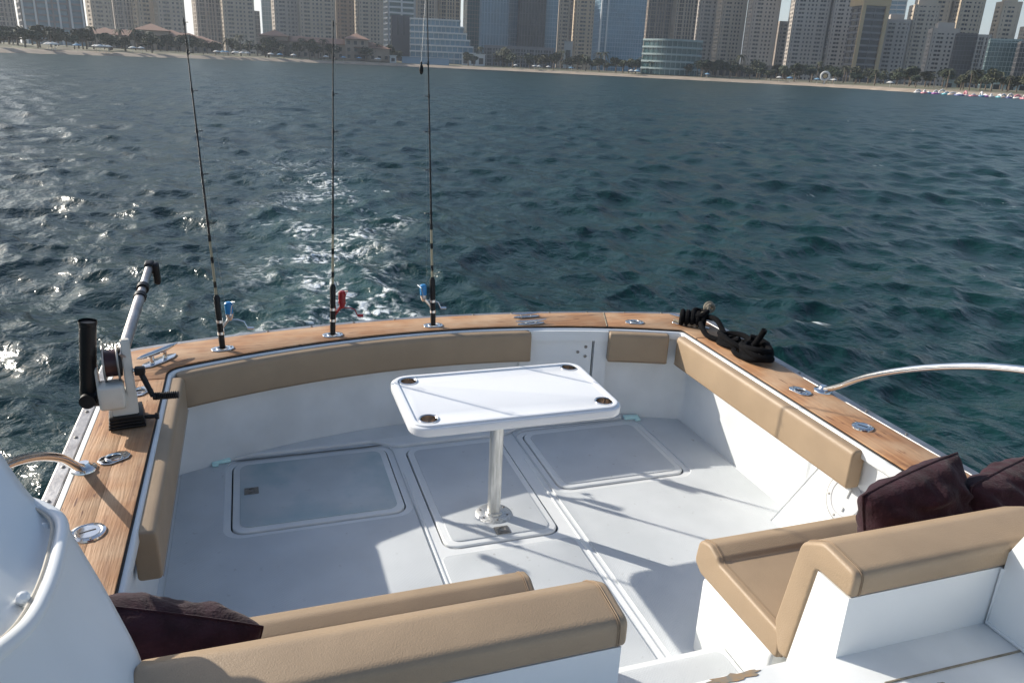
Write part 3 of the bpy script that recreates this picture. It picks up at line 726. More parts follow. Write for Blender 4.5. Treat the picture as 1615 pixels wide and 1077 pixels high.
# ================================================================== THE BOAT
GZ = .65
boat = thing('sport_fishing_boat', 'white fishing boat with teak gunwales seen from its helm deck', 'boat', (0,0,0))
def side_path(xl, xr, c0, c1, rl, rr, y0=-2.5):
    pts = [(xl, y0), (xl, c0-c1*xl*xl)]
    xs = np.linspace(xl, xr, 41)[1:-1]; aft = [(x, c0-c1*x*x) for x in xs]
    pr = (xr, c0-c1*xr*xr)
    aft = [p for p in aft if p[0]-xl > rl and xr-p[0] > rr]
    return round_poly(pts+aft+[pr, (xr, y0)], [0, rl]+[0]*len(aft)+[rr, 0], 6, False)
inner = side_path(-1.590, 1.548, 4.50, .1325, .13, .05)
outer = side_path(-1.840, 1.797, 4.745, .085, .12, .12)
def off_path(path, d):
    out = []
    for i, p in enumerate(path):
        a = Vector(path[max(i-1, 0)]); b = Vector(path[min(i+1, len(path)-1)]); t = (b-a).normalized(); out.append((p[0]-t.y*d, p[1]+t.x*d))
    return out
# hull and white cap
MB().sweep(outer, [(.055,.615),(.085,.57),(.07,.3),(.03,-.2),(-.1,-.9),(-.16,-.9),(.02,.58),(.02,.615)]).build('hull', M['gel'], boat)
link('gunwale_cap', plate(off_path(outer, .034)+off_path(inner, -.026)[::-1], [], .585, .641, .012), M['gel'], boat)
link('caulking', plate(off_path(outer, .007)+off_path(inner, -.007)[::-1], [], .6405, .6465), M['caulk'], boat, smooth=0)
# teak planks
g = .0022
def strip(x0, x1, y0, y1): return [(x0, y0), (x1, y0), (x1, y1), (x0, y1)]
def cut(path, test): return [p for p in path if test(p)]
lc, rc = 4.02, 4.02    # where side planks meet the transom piece
teak = []
teak += [(strip(-1.590, -1.713-g, -.6, lc-.01), 'teakY'), (strip(-1.713+g, -1.840, -.6, lc-.01), 'teakY')]
teak += [(strip(1.548, 1.797, -.6, rc-.01), 'teakY')]
def seg(path, x0, x1, ymin):
    return [p for p in path if x0 <= p[0] <= x1 and p[1] >= ymin]
o_, i_ = seg(outer, -2, 1.17, lc), seg(inner, -2, 1.06, lc)
teak.append(([(-1.84, lc)]+o_+[(1.168, 4.745-.085*1.168**2), (1.066, 4.50-.1325*1.066**2)]+i_[::-1]+[(-1.59, lc)], 'teakX'))
o_, i_ = seg(outer, 1.18, 2, rc), seg(inner, 1.075, 2, rc)
teak.append(([(1.176, 4.745-.085*1.176**2)]+o_+[(1.797, rc), (1.548, rc)]+i_[::-1]+[(1.074, 4.50-.1325*1.074**2)], 'teakX'))
for pl, mk in teak:
    if sum(pl[i-1][0]*pl[i][1]-pl[i][0]*pl[i-1][1] for i in range(len(pl))) < 0: pl = pl[::-1]
    link('plank', plate(pl, [], .6467, .655, .0015, 1), M[mk], boat)
q = MB(); q.tube([(1.070, 4.50-.1325*1.070**2, .6555), (1.172, 4.745-.085*1.172**2, .6555)], .004, 6); q.build('plank_seam', M['cream_rope'], boat)
# rub rail and screws
MB().sweep(off_path(outer, .036), [(0,.612),(0,.634),(.004,.638),(.048,.638),(.056,.632),(.058,.612)]).build('rub_rail', M['railmetal'], boat)
op = off_path(outer, .062); acc = 0; scr = MB().lathe([(.0085,0),(.0075,.004),(.003,.006),(0,.006)], 10); sme = None
for i in range(1, len(op)):
    a, b = Vector(op[i-1]), Vector(op[i]); L_ = (b-a).length
    while acc <= L_:
        p = a+(b-a)*(acc/L_); acc += .27
        if p.y < .8: continue
        if sme is None: so_ = scr.build('screw', M['latch'], boat, local=True); sme = so_.data
        else: so_ = bpy.data.objects.new('screw', sme); COL.objects.link(so_); so_.parent = boat
        t = (b-a).normalized(); so_.location = (p.x, p.y, .6385)
    acc -= L_
# inner liner and coaming face
wall_in = side_path(-1.615, 1.602, 4.505, .1325, .06, .05)
MB().sweep(wall_in, [(0,-.05),(0,.60),(.012,.60),(.012,-.05)]).build('cockpit_wall', M['gel2'], boat)
MB().sweep(off_path(inner, .012), [(-.003,.42),(-.003,.586),(.045,.586),(.045,.42)]).build('coaming', M['gel'], boat)
# floor with hatch openings
H1, H2, H3 = (-1.315,-.425,3.49,4.235), (-.318,.300,3.105,4.185), (.445,1.265,3.49,4.215)
hatches = [(H1,'skid_stain','grey stained left floor hatch'),(H2,'skid','centre floor hatch under the table'),(H3,'skid','right floor hatch without a latch')]
fl_out = [(p[0], p[1]) for p in side_path(-1.62, 1.607, 4.508, .1325, .02, .02, 1.3)]
link('cockpit_floor', plate(fl_out[::-1], [rrect(*h, .075) for h, _, _ in hatches], -.03, -.004), M['gel'], boat)
MB().box((0, 3.0, -.06), (3.1, 2.9, .02)).build('gutter', M['dark'], boat, smooth=0)
def panel(x0, x1, y0, y1, hole, r=.03):
    return plate(rrect(x0, x1, y0, y1, r), [rrect(hole[0]-.035, hole[1]+.035, hole[2]-.035, hole[3]+.035, .095)] if hole else [], -.0045, .005, .004)
for x0, x1, y0, y1, hole in ((-1.585,-.385,1.95,4.272,H1),(.40,1.585,1.95,4.255,H3)): link('non_skid_panel', panel(x0+.0, x1, y0, y1, hole), M['skid'], boat)
link('non_skid_panel', plate(rrect(-.352, .338, 1.95, 3.055, .04), [], -.0045, .005, .004), M['skid'], boat)
for x in (-.41, -.375, .36, .405): pass
for h, mk, lab in hatches:
    me = plate(rrect(h[0]+.008, h[1]-.008, h[2]+.008, h[3]-.008, .07), [], -.03, .006, .008, 3)
    ho = link('hatch', me, M['gel2' if mk == 'skid_stain' else 'gel'], boat, label=lab)
    link('tread', plate(rrect(h[0]+.045, h[1]-.045, h[2]+.045, h[3]-.045, .05), [], .0062, .0095, .003), M[mk], ho)
    if h is not H3:
        lx, ly = (-1.211, 3.885) if h is H1 else (0.0, 3.185)
        q = MB(); q.rbox((lx, ly, .012), (.075, .066, .008), .002, 2)
        q.lathe([(.022,0),(.022,.003),(.016,.003),(.016,-.001)], 16, Matrix.Translation((lx, ly, .0165))); q.box((lx, ly-.022, .0175), (.05,.008,.004))
        q.build('latch', M['latch'], ho)
# smooth rails between the columns, aft ledge
for xa, xb in ((-.368,-.368),(.372,.372)):
    MB().sweep([(xa, 1.6), (xb, 3.9)], [(-.009,-.006),(-.004,.002),(.004,.002),(.009,-.006)]).build('floor_ridge', M['gel'], boat)
led = [(-1.30,4.275),(-1.25,4.29),(-.50,4.305),(-.42,4.25),(-.34,4.215),(.32,4.215),(.41,4.25),(.48,4.29),(1.20,4.265)]
aftw = [(x, 4.508-.1325*x*x) for x in np.linspace(1.22, -1.30, 24)]
link('aft_ledge', plate(round_poly(led, .05, 4, False)+aftw, [], -.005, .022, .008), M['gel2'], boat)
# scuppers: bright cyan plates stand for sunlight coming through the drain slots
for x, y, rz in ((-1.375,4.262,.15),(1.265,4.250,-.12)):
    q = MB(); q.rbox((x, y, .018), (.105,.045,.02), .006, 2, rz=rz); q.rbox((x+(.03 if x > 0 else -.03), y-.028, .016), (.035,.05,.016), .005, 2); q.build('scupper', M['cyan'], boat)
# transom door, post, lintel
def wall_y(x): return 4.50-.1325*x*x
def wall_patch(x0, x1, off, th, z0, z1):
    pts = [(x, wall_y(x)-off) for x in np.linspace(x0, x1, 8)]
    return MB().sweep(pts, [(0,z0),(0,z1),(th,z1),(th,z0)])
wall_patch(.50, .975, .020, .03, .02, .565).build('transom_door', M['gel'], boat)
wall_patch(.9755, .986, .004, .012, .02, .56).build('door_gap', M['dark'], boat)
wall_patch(.987, 1.070, .030, .04, .0, .56).build('door_post', M['gel'], boat)
wall_patch(.535, 1.065, .045, .06, .565, .632).build('lintel', M['gel'], boat)
for bx, bz in ((.885,.478),(.935,.515),(.935,.448)):
    q = MB(); q.lathe([(.011,0),(.010,.005),(.004,.008),(0,.008)], 10, Matrix.Translation((bx, wall_y(bx)-.020, bz)) @ Matrix.Rotation(R(90),4,'X')); q.build('bolt', M['latch'], boat)
# right side locker with round plate
lk = [(1.44,2.92,0),(1.44,1.9,0),(1.575,1.9,.45),(1.575,2.755,.45),(1.61,2.755,.45),(1.61,2.92,0),(1.61,1.9,0),(1.61,1.9,.45)]
q = MB(); q.add(lk, [(0,1,2,3),(0,3,4,5),(3,2,7,4),(1,6,7,2)]); q.build('side_locker', M['gel'], boat, smooth=0)
nrm = Vector((-.45,0,.135)).normalized(); c0 = Vector((1.44+.3*.345, 2.545, .345))
PM = Matrix.Translation(c0) @ nrm.to_track_quat('Z','Y').to_matrix().to_4x4()
q = MB(); q.lathe([(.125,-.002),(.125,.006),(.118,.010),(.095,.010),(.092,.006),(.088,.011),(0,.012)], 40, PM); ip = q.build('inspection_plate', M['plate'], boat)
q = MB(); q.tube([PM @ Vector((.128*math.cos(a), .128*math.sin(a), .001)) for a in np.linspace(0, 2*math.pi, 49)], .004, 6); q.build('gasket', M['latch'], ip)
q = MB(); q.tube([(1.438,2.922,.004),(1.573,2.758,.45)], .003, 6); q.build('sealant', M['grey_seal'], boat)
for a in range(6):
    q = MB(); q.lathe([(.006,0),(.005,.003),(0,.004)], 8, PM @ Matrix.Translation((.108*math.cos(a*1.047+.3), .108*math.sin(a*1.047+.3), .010))); q.build('screw', M['latch'], ip)
q = MB(); q.rbox((0,.03,.016), (.018,.05,.012), .004, 2, PM); q.rbox((0,-.055,.016), (.03,.02,.012), .004, 2, PM); q.build('grip', M['gel'], ip)
# benches (bases), step, helm deck, side walls
MB().rbox((-.9275,1.955,.18), (1.385,.45,.36), .02).build('bench_base', M['gel'], boat)
MB().rbox((1.05,1.955,.18), (1.086,.45,.36), .02).build('bench_base', M['gel'], boat)
def wallprof(x0, x1, nm):
    MB().sweep([(x0,0),(x1,0)], [(1.462,.10),(1.462,.80),(1.600,.80),(1.655,.40),(1.70,.10)]).build(nm, M['gel'], boat)
wallprof(-1.60, -.243, 'seat_back_wall'); wallprof(.507, 1.60, 'seat_back_wall')
MB().rbox((.134,1.79,.09), (.742,.40,.20), .015).build('step', M['gel'], boat)
link('step_tread', plate(rrect(-.205,.475,1.64,1.955,.03), [], .1895, .196, .003), M['skid'], boat)
MB().rbox((-.20,.2,.48), (3.2,2.6,.20), .015).build('helm_deck', M['gel2'], boat)
q = MB(); q.tube([(.58,1.335,.581),(1.11,1.326,.581)], .004, 6); q.build('deck_seam', M['cream_rope'], boat)
M['bare'] = mat('bare_filler', (.40,.25,.12), .8, col2=(.22,.22,.20), vscale=25)
def chip(cx, cy, w, h, seed, z):
    rg = random.Random(seed); pts = []
    for i in range(26):
        a = i/26*2*math.pi; r_ = rg.uniform(.55,1.1); pts.append((cx+math.cos(a)*w*r_, cy+math.sin(a)*h*r_))
    return plate(pts, [], z, z+.0015)
link('paint_chip', chip(.165,1.478,.105,.017,3,.5803), M['bare'], boat, smooth=0); link('paint_chip', chip(.72,1.285,.04,.008,5,.5803), M['bare'], boat, smooth=0)
q = MB(); q.add([(1.11,-.8,.5),(1.11,1.452,.5),(1.11,1.452,.86),(1.11,1.40,1.0),(1.11,-.8,1.0),(1.9,-.8,.5),(1.9,1.452,.5),(1.9,1.452,.86),(1.9,1.40,1.0),(1.9,-.8,1.0)],
 [(0,1,2,3,4),(9,8,7,6,5),(1,6,7,2),(2,7,8,3),(3,8,9,4),(0,4,9,5)]); q.build('cabin_side', M['gel'], boat)
q = MB(); q.tube([(1.112,-.4,.588),(1.112,1.455,.588),(1.112,1.455,.80)], .008, 8); q.build('corner_bead', M['gel2'], boat)
# sculpted side moulding at the left
def loft(cols):
    rows = len(cols[0]); v = []; f = []; k = len(cols)
    for i in range(rows):
        for c in cols: v.append(c[i])
    for i in range(rows-1):
        for j in range(k-1): f.append((i*k+j, i*k+j+1, (i+1)*k+j+1, (i+1)*k+j))
    return v, f
def px(L): return [at_y(*p) for p in L]
cB2 = px([(-90,560,2.3),(-130,640,2.1),(-170,720,1.9),(-210,800,1.7),(-250,860,1.5),(-300,900,1.3)])
cB = px([(0,728,2.02),(-30,800,1.86),(-55,860,1.70),(-80,920,1.54),(-120,965,1.38),(-170,1000,1.22)])
cF = px([(45,793,1.95),(38,852,1.80),(22,912,1.64),(-4,962,1.48),(-50,1003,1.33),(-110,1040,1.18)])
cG = px([(88,822,1.905),(84,872,1.78),(66,932,1.62),(36,988,1.47),(-14,1034,1.32),(-74,1075,1.17)])
cG = [p+(p-Vector(CAM)).normalized()*.03 for p in cG]
cR0 = px([(96,824,1.88),(93,868,1.75),(76,926,1.59),(46,982,1.44),(-4,1028,1.29),(-64,1070,1.14)])
cR = px([(107,848,1.86),(105,900,1.74),(88,962,1.58),(58,1020,1.43),(10,1068,1.28),(-50,1110,1.13)])
cP = px([(150,915,1.79),(150,975,1.68),(140,1030,1.55),(120,1085,1.42),(90,1140,1.28),(50,1190,1.13)])
cP2 = px([(190,990,1.71),(192,1040,1.62),(188,1085,1.50),(175,1140,1.38),(155,1200,1.25),(130,1260,1.12)])
cQ = px([(229,1062,1.63),(230,1105,1.56),(228,1150,1.46),(220,1210,1.35),(205,1280,1.22),(190,1350,1.10)])
cQ2 = [p+Vector((0.0,.0,-.45)) for p in cQ]
v, f = loft([cB2,cB,cF,cG,cR0,cR,cP,cP2,cQ,cQ2])
def moulding(sx):
    q = MB(); q.add([(p[0]*sx, p[1], p[2]) for p in v], f); o = q.build('side_moulding', M['gel'], boat, smooth=80)
    s_ = o.modifiers.new('s', 'SUBSURF'); s_.levels = s_.render_levels = 2; so2 = o.modifiers.new('t', 'SOLIDIFY'); so2.thickness = .012; so2.offset = -1 if sx > 0 else 1
    return o
sm = moulding(1)
def toward(p, d): return p+(Vector(CAM)-p).normalized()*d
def smooth_line(pts): return bez([tuple(p) for p in pts], 40)
roll_pts = [toward(p, .012) for p in [at_y(20,786,1.99), at_y(66,800,1.95)]+[p.copy() for p in cR0]]
q = MB(); q.tube(smooth_line(roll_pts), .016, 14); q.build('edge_roll', M['gel'], sm)
seam_pts = [p+Vector((-.018,-.010,.010)) for p in roll_pts]
q = MB(); q.tube(smooth_line(seam_pts), .004, 8); q.build('sealant', M['sealant'], sm)
for p, n_ in (((70,832,1.90),(.3,-.6,.75)), ((36,942,1.55),(.35,-.6,.75))):
    c = toward(at_y(*p), .035); q = MB(); q.lathe([(.013,-.02),(.013,.004),(.007,.009),(0,.009)], 12, Matrix.Translation(c) @ Vector(n_).to_track_quat('Z','Y').to_matrix().to_4x4()); q.build('screw', M['gel'], sm)

# ------------------------------------------------------------------ upholstery
def bolster(name, label, path, th, z0, z1):
    prof = round_poly([(-th, z0), (0, z0), (0, z1), (-th, z1)], [.020,.019,.019,.032], 5)
    t = MB().sweep(path, prof, .012).build(name, M['vinyl'], smooth=50, label=label, cat='bolster pad', group='padded bolsters round the cockpit')
    # stitched seam along the lower front edge
    s_ = MB().sweep(path, [(-th-.001, z0+.012),(-th-.003, z0+.0135),(-th-.001, z0+.015)]).build('seam', M['thread'], t); return t
bolster('bolster_pad', 'long beige bolster pad along the left gunwale', [(-1.588,2.61),(-1.588,3.4),(-1.588,4.08)], .085, .425, .632)
bolster('bolster_pad', 'long curved beige bolster pad across the stern behind the table', [(x, wall_y(x)-.004) for x in np.linspace(-1.565, .565, 22)], .08, .43, .632)
bolster('bolster_pad', 'short beige bolster pad in the right stern corner', [(x, wall_y(x)-.004) for x in np.linspace(1.078, 1.455, 6)], .08, .43, .632)
bolster('bolster_pad', 'long sunlit beige bolster pad along the right gunwale', [(1.550,4.13),(1.550,3.3),(1.550,2.50)], .08, .43, .632)
seat_prof = round_poly([(1.700,.362),(2.195,.362),(2.245,.395),(2.232,.500),(2.160,.520),(2.105,.500),(2.088,.482),(1.700,.474)], [.024,.026,.035,.045,.05,.03,.03,.026], 5)
back_prof = round_poly([(1.452,.803),(1.452,.892),(1.600,.905),(1.690,.850),(1.742,.500),(1.700,.395),(1.652,.405),(1.605,.803)], [.024,.032,.06,.06,.05,.024,.022,.02], 5)
def cushion(name, label, prof, x0, x1, ends):
    t = MB().sweep([(x0,0),((x0+x1)/2,0),(x1,0)], prof, .013).build(name, M['vinyl'], smooth=50, label=label, cat='cushion')
    c = Vector((sum(p[0] for p in prof)/len(prof), sum(p[1] for p in prof)/len(prof)))
    for xe in ends:
        for dd in (0, .006):
            q = MB(); pts = [(xe+dd*(1 if xe == x0+.026 else -1), p[0]+(.0012 if p[0] > c.x else -.0012), p[1]+(.0012 if p[1] > c.y else -.0012)) for p in prof]; q.tube(pts+[pts[0]], .0016 if dd == 0 else .001, 5, False); q.build('stitching', M['thread'], t)
    return t
cushion('seat_cushion', 'beige seat cushion of the left bench, mostly behind its backrest', seat_prof, -1.58, -.237, [-.237-.026])
cushion('backrest_cushion', 'long beige backrest cushion of the left bench in the foreground', back_prof, -1.435, -.232, [-.232-.026])
cushion('seat_cushion', 'beige L shaped seat cushion of the right bench with raised lip', seat_prof, .505, 1.56, [.505+.026])
cushion('backrest_cushion', 'beige hooked backrest cushion on the white wall of the right bench', back_prof, .502, 1.36, [.502+.026])
q = MB(); q.rbox((1.34,1.19,1.055), (.46,.46,.13), .03, 4); q.build('side_cushion', M['vinyl'], smooth=50, label='corner of a beige cushion at the right edge above the white cabin side', cat='cushion')

def pillow(label, w, h, t, loc, lean, roll, yaw, seed):
    n = 44; v = []; f = []
    def pos(u, v_, sd):
        e = max(0, (1-abs(u)**2.6))*max(0, (1-abs(v_)**2.6)); th = t/2*e**.5
        x = u*w/2*math.sqrt(1-.16*v_*v_)*(1-.05*(1-v_*v_)*abs(u)**2); y = v_*h/2*math.sqrt(1-.16*u*u)*(1-.05*(1-u*u)*abs(v_)**2)
        ed = max(abs(u), abs(v_)); nz = noise.noise((u*2.1+seed, v_*2.1, sd*3)); 
        fold = math.sin((u*math.cos(seed)+v_*math.sin(seed*1.3))*17+4*noise.noise((u*1.6, v_*1.6, seed)))*noise.noise((u*1.3+9, v_*1.3, seed+sd))
        pin = math.sin(math.atan2(v_, u)*22+seed)*max(0, ed-.5)*.6
        k = e**.28
        return (x, y, sd*(th+k*(nz*.026+fold*.040+pin*.020)))
    idx = {}
    for sd in (1, -1):
        for i in range(n+1):
            for j in range(n+1):
                b = i in (0, n) or j in (0, n)
                if sd == -1 and b: idx[(sd,i,j)] = idx[(1,i,j)]; continue
                idx[(sd,i,j)] = len(v); v.append(pos(i/n*2-1, j/n*2-1, sd))
        for i in range(n):
            for j in range(n):
                q_ = (idx[(sd,i,j)], idx[(sd,i+1,j)], idx[(sd,i+1,j+1)], idx[(sd,i,j+1)]); f.append(q_ if sd == 1 else q_[::-1])
    mb = MB(); mb.add(v, f); o = mb.build('pillow', M['velvet'], smooth=180, label=label, cat='pillow', group='dark purple pillows')
    o.matrix_world = Matrix.Translation(loc) @ Matrix.Rotation(R(yaw),4,'Z') @ Matrix.Rotation(R(lean),4,'X') @ Matrix.Rotation(R(roll),4,'Z')
    rim = [idx[(1,i,0)] for i in range(n)]+[idx[(1,n,j)] for j in range(n)]+[idx[(1,i,n)] for i in range(n,0,-1)]+[idx[(1,0,j)] for j in range(n,0,-1)]
    s_ = MB(); s_.tube([v[i] for i in rim]+[v[rim[0]]], .004, 6, False); s_.build('piping', M['velvet'], o, local=True); return o
pillow('dark purple velvet pillow on the left bench against its backrest', .52, .40, .28, (-1.44,1.95,.605), 96, -20, -4, 1.7)
pillow('large dark purple velvet pillow leaning on the right bench, nearer the table', .53, .44, .24, (1.225,1.90,.675), 80, 11, 4, 4.2)
pillow('dark purple velvet pillow behind the larger one at the right edge', .48, .42, .24, (1.63,1.86,.67), 82, 6, 10, 8.8)

# ------------------------------------------------------------------ table
tb = thing('table', 'white pedestal table with four cup holders in the cockpit', 'table', (.005,3.345,.006))
TX0, TX1, TY0, TY1 = -.500, .553, 3.020, 3.648
cups = [(-.408,3.572),(-.402,3.118),(.478,3.578),(.478,3.122)]
def circ(c, r, n=28): return [(c[0]+r*math.cos(2*math.pi*i/n), c[1]+r*math.sin(2*math.pi*i/n)) for i in range(n)]
top = link('table_top', plate(rrect(TX0,TX1,TY0,TY1,.09,8), [circ(c,.0405) for c in cups], .668, .714, .010, 3), M['table'], tb)
rim = rrect(TX0+.014,TX1-.014,TY0+.014,TY1-.014,.078,8); rin = rrect(TX0+.036,TX1-.036,TY0+.036,TY1-.036,.06,8)
link('raised_rim', plate(rim, [rin], .7125, .722, .004, 3), M['table'], top)
for c in cups:
    q = MB(); q.lathe([(.0475,.7142),(.047,.7175),(.042,.7185),(.0385,.715)], 28, Matrix.Translation((c[0],c[1],0)), False); ch = q.build('cup_holder', M['steel'], tb)
    q = MB(); q.lathe([(.0387,.7155),(.038,.700),(.037,.665),(.031,.660),(0,.660)], 28, Matrix.Translation((c[0],c[1],0)), False); q.build('cup', M['cup'], ch)
MB().tube([(.003,3.345,.012),(.003,3.345,.668)], .035, 28).build('leg', M['brushed'], tb)
q = MB(); q.lathe([(.098,.006),(.098,.012),(.090,.018),(.045,.021),(.043,.030),(0,.030)], 36, Matrix.Translation((.003,3.345,0))); bf = q.build('base_flange', M['brushed'], tb)
for a in range(6):
    q = MB(); q.lathe([(.007,.017),(.006,.022),(0,.023)], 8, Matrix.Translation((.003+.074*math.cos(a*1.047+.5), 3.345+.074*math.sin(a*1.047+.5), 0))); q.build('screw', M['latch'], bf)
q = MB(); q.lathe([(.036,.63),(.09,.655),(.09,.668),(0,.668)], 24, Matrix.Translation((.003,3.345,0))); q.build('top_bracket', M['brushed'], tb)

# ------------------------------------------------------------------ deck hardware
TZ = .655
def rod_holder(label, x, y, rz):
    t = thing('rod_holder', label, 'rod holder', (x, y, TZ), 'chrome rod holders in the gunwale', rz)
    ol = round_poly([(-.062,-.018),(-.038,-.040),(.038,-.040),(.062,-.018),(.062,.018),(.038,.040),(-.038,.040),(-.062,.018)], .014, 4)
    link('flange', plate(ol, [circ((0,0),.027,20)], 0, .007, .003, 2), M['steel'], t, local=True)
    q = MB(); q.lathe([(.034,.006),(.033,.011),(.028,.012),(.0255,.008),(.025,-.002)], 24, None, False); q.build('collar', M['steel'], t, local=True)
    q = MB(); q.lathe([(.0262,.004),(.0255,.001),(0,.0005)], 20); q.build('bore', M['dark'], t, local=True)
    for sx in (-1, 1):
        q = MB(); q.lathe([(.007,.006),(.006,.009),(0,.0095)], 10, Matrix.Translation((sx*.046,.0,0))); q.build('screw', M['latch'], t, local=True)
rod_holder('empty chrome rod holder on the left gunwale in front of the downrigger', -1.712, 3.165, R(35))
rod_holder('chrome rod holder half hidden behind the downrigger', -1.690, 3.86, R(60))
rod_holder('chrome rod holder of the left fishing rod', -1.318, 4.40, R(12))
rod_holder('chrome rod holder of the middle fishing rod', -.690, 4.515, R(6))
rod_holder('chrome rod holder of the right fishing rod', -.052, 4.575, R(0))
rod_holder('empty chrome rod holder on the stern right of the plank seam', 1.290, 4.385, R(-18))
rod_holder('empty chrome rod holder on the right gunwale beside the handrail foot', 1.648, 3.12, R(-75))
def fill_cap(label, x, y, r, rz):
    t = thing('deck_cap', label, 'deck cap', (x, y, TZ), 'round chrome deck caps', rz)
    q = MB(); q.lathe([(r,0),(r*.97,.006),(r*.80,.009),(r*.72,.007),(r*.70,.005),(0,.005)], 32); q.build('ring', M['steel'], t, local=True)
    q = MB(); q.lathe([(r*.66,.005),(r*.65,.008),(0,.0085)], 28); cp = q.build('lid', M['steel'], t, local=True)
    q = MB(); q.box((0,0,.0088), (r*.9,.006,.0012)); q.build('slot', M['dark'], cp, local=True)
    for a in range(3):
        q = MB(); q.lathe([(.005,.007),(.004,.010),(0,.010)], 8, Matrix.Translation((r*.86*math.cos(a*2.1+.5), r*.86*math.sin(a*2.1+.5), 0))); q.build('screw', M['latch'], t, local=True)
fill_cap('round chrome filler cap on the left gunwale near the moulding', -1.722, 2.615, .060, R(20))
fill_cap('round chrome filler cap on the right gunwale', 1.665, 2.668, .052, R(-60))
def cleat(label, x, y, rz, L_, w, hh):
    t = thing('cleat', label, 'cleat', (x, y, TZ), 'metal cleats on the gunwale', rz)
    b = [(-L_*.5,0),(-L_*.3,-w*.42),(0,-w*.5),(L_*.3,-w*.42),(L_*.5,0),(L_*.3,w*.42),(0,w*.5),(-L_*.3,w*.42)]
    link('base', plate(round_poly(b, L_*.1, 5), [], 0, .008, .003), M['steel'], t, local=True)
    for sx in (-1, 1):
        q = MB(); q.tube([(sx*L_*.17,0,.004),(sx*L_*.16,0,hh)], [w*.17,w*.13], 10); q.build('post', M['steel'], t, local=True)
    us = np.linspace(-1, 1, 15)
    q = MB(); q.tube([(u*L_*.52, 0, hh+.006*abs(u)**2+.002) for u in us], [max(.003, w*.20*(1-abs(u)**2.4)**.5) for u in us], 12); q.build('horn', M['steel'], t, local=True)
cleat('large polished cleat on the left stern corner beside the downrigger', -1.640, 4.27, R(50), .27, .075, .055)
cleat('flat cleat on the stern, the farther of two side by side', .605, 4.635, R(2), .21, .04, .022)
cleat('flat cleat on the stern, the nearer of two side by side', .585, 4.49, R(2), .21, .04, .018)
cleat('cleat on the right stern corner under the black rope', 1.64, 4.25, R(-42), .28, .06, .05)

# rods
def rod(label, base, tip, reelmat, side, handle_out):
    B = Vector(base); Tp = Vector(tip); ax = (Tp-B); Ln = ax.length; ax.normalize()
    t = thing('fishing_rod', label, 'fishing rod', base, 'fishing rods standing in the stern holders')
    def pt(s): return B+ax*s
    q = MB(); ss = [-.10,.0,.06,.062,.16,.162,.30,.32]; rr = [.016,.016,.017,.0165,.0165,.0165,.0175,.010]
    q.tube([pt(s) for s in ss], rr, 14); q.build('grip', M['black'], t)
    for s in (.085,.155):
        q = MB(); q.tube([pt(s),pt(s+.016)], .0185, 14); q.build('ring', M['silver'], t)
    q = MB(); q.tube([pt(.315),pt(.65)], [.0078,.0062], 10); lo = q.build('lower_blank', M['blank_lo'], t)
    for s in (.36,.50,.62):
        q = MB(); q.tube([pt(s),pt(s+.035)], .0082, 10); q.build('wrap', M['black'], lo)
    q = MB(); q.tube([pt(.65+i*(Ln-.65)/14) for i in range(15)], [.0066-.0042*i/14 for i in range(15)], 8); q.build('blank', M['blank'], t)
    out = Vector((side, .25, 0)).normalized()
    for i, s in enumerate((.72,.98,1.2,1.4,1.58,Ln-.02)):
        if s > Ln-.01: continue
        r_ = .016-.002*i; c = pt(s)+out*(r_+.008)
        q = MB(); q.tube([c+(out*math.cos(a)+ax.cross(out)*math.sin(a))*r_ for a in np.linspace(0, 2*math.pi, 13)], .0016, 5, False)
        q.tube([pt(s-.02), c-out*r_*.9], .0014, 5); q.tube([pt(s-.012), pt(s+.012)], .0075-.0006*i, 8); q.build('guide', M['blank'], t)
    q = MB(); q.tube([pt(.25)+out*.04, pt(.72)+out*.024, pt(1.2)+out*.02, pt(Ln-.02)+out*.01], .0006, 4); q.build('line', M['silver'], t)
    # spinning reel
    c = pt(.235)+out*.058
    rl = MB(); rl.tube([pt(.12)+out*.012, pt(.13)+out*.018, pt(.17)+out*.050, pt(.20)+out*.055], [.006,.007,.010,.016], 8); rl.tube([pt(.08)+out*.016, pt(.18)+out*.016], .004, 6)
    ro = rl.build('reel', M['silver'] if reelmat != 'redreel' else M['redreel'], t)
    q = MB(); q.tube([c-ax*.035, c-ax*.032, c-ax*.006, c+ax*.024, c+ax*.028, c+ax*.034], [.017,.021,.0215,.0215,.021,.014], 20); q.build('spool', M[reelmat], ro)
    q = MB(); q.tube([c-ax*.075, c-ax*.066, c-ax*.040, c-ax*.0345], [.008,.015,.0225,.0225], 18); q.build('rotor', M['silver'] if reelmat != 'redreel' else M['redreel'], ro)
    q = MB(); a0 = ax.cross(out); q.tube([c-ax*.03+a0*.034, c+ax*.02+a0*.036+out*.01, c+ax*.03+out*.036, c+ax*.02-a0*.036+out*.01, c-ax*.03-a0*.034], .0024, 6); q.build('bail', M['silver'] if reelmat != 'redreel' else M['redreel'], ro)
    hd = Vector((handle_out, -.2, 0)).normalized(); h0 = pt(.165)+out*.05
    q = MB(); q.tube([h0, h0+hd*.05, h0+hd*.085-ax*.012, h0+hd*.10-ax*.05], .0035, 6); q.tube([h0+hd*.10-ax*.05, h0+hd*.135-ax*.05], .009, 8); q.build('handle', M['silver'] if reelmat != 'redreel' else M['redreel'], ro)
    return t
rod('fishing rod with blue reel leaning left, leftmost of the three', (-1.318,4.40,.66), (-1.362,4.40,2.40), 'bluereel', 1, 1)
rod('fishing rod with red reel, the middle one of the three', (-.690,4.515,.66), (-.626,4.515,2.435), 'redreel', 1, 1)
rod('fishing rod with blue and white reel hanging at its left, rightmost of the three', (-.052,4.575,.66), (-.105,4.575,2.66), 'bluereel', -1, 1)
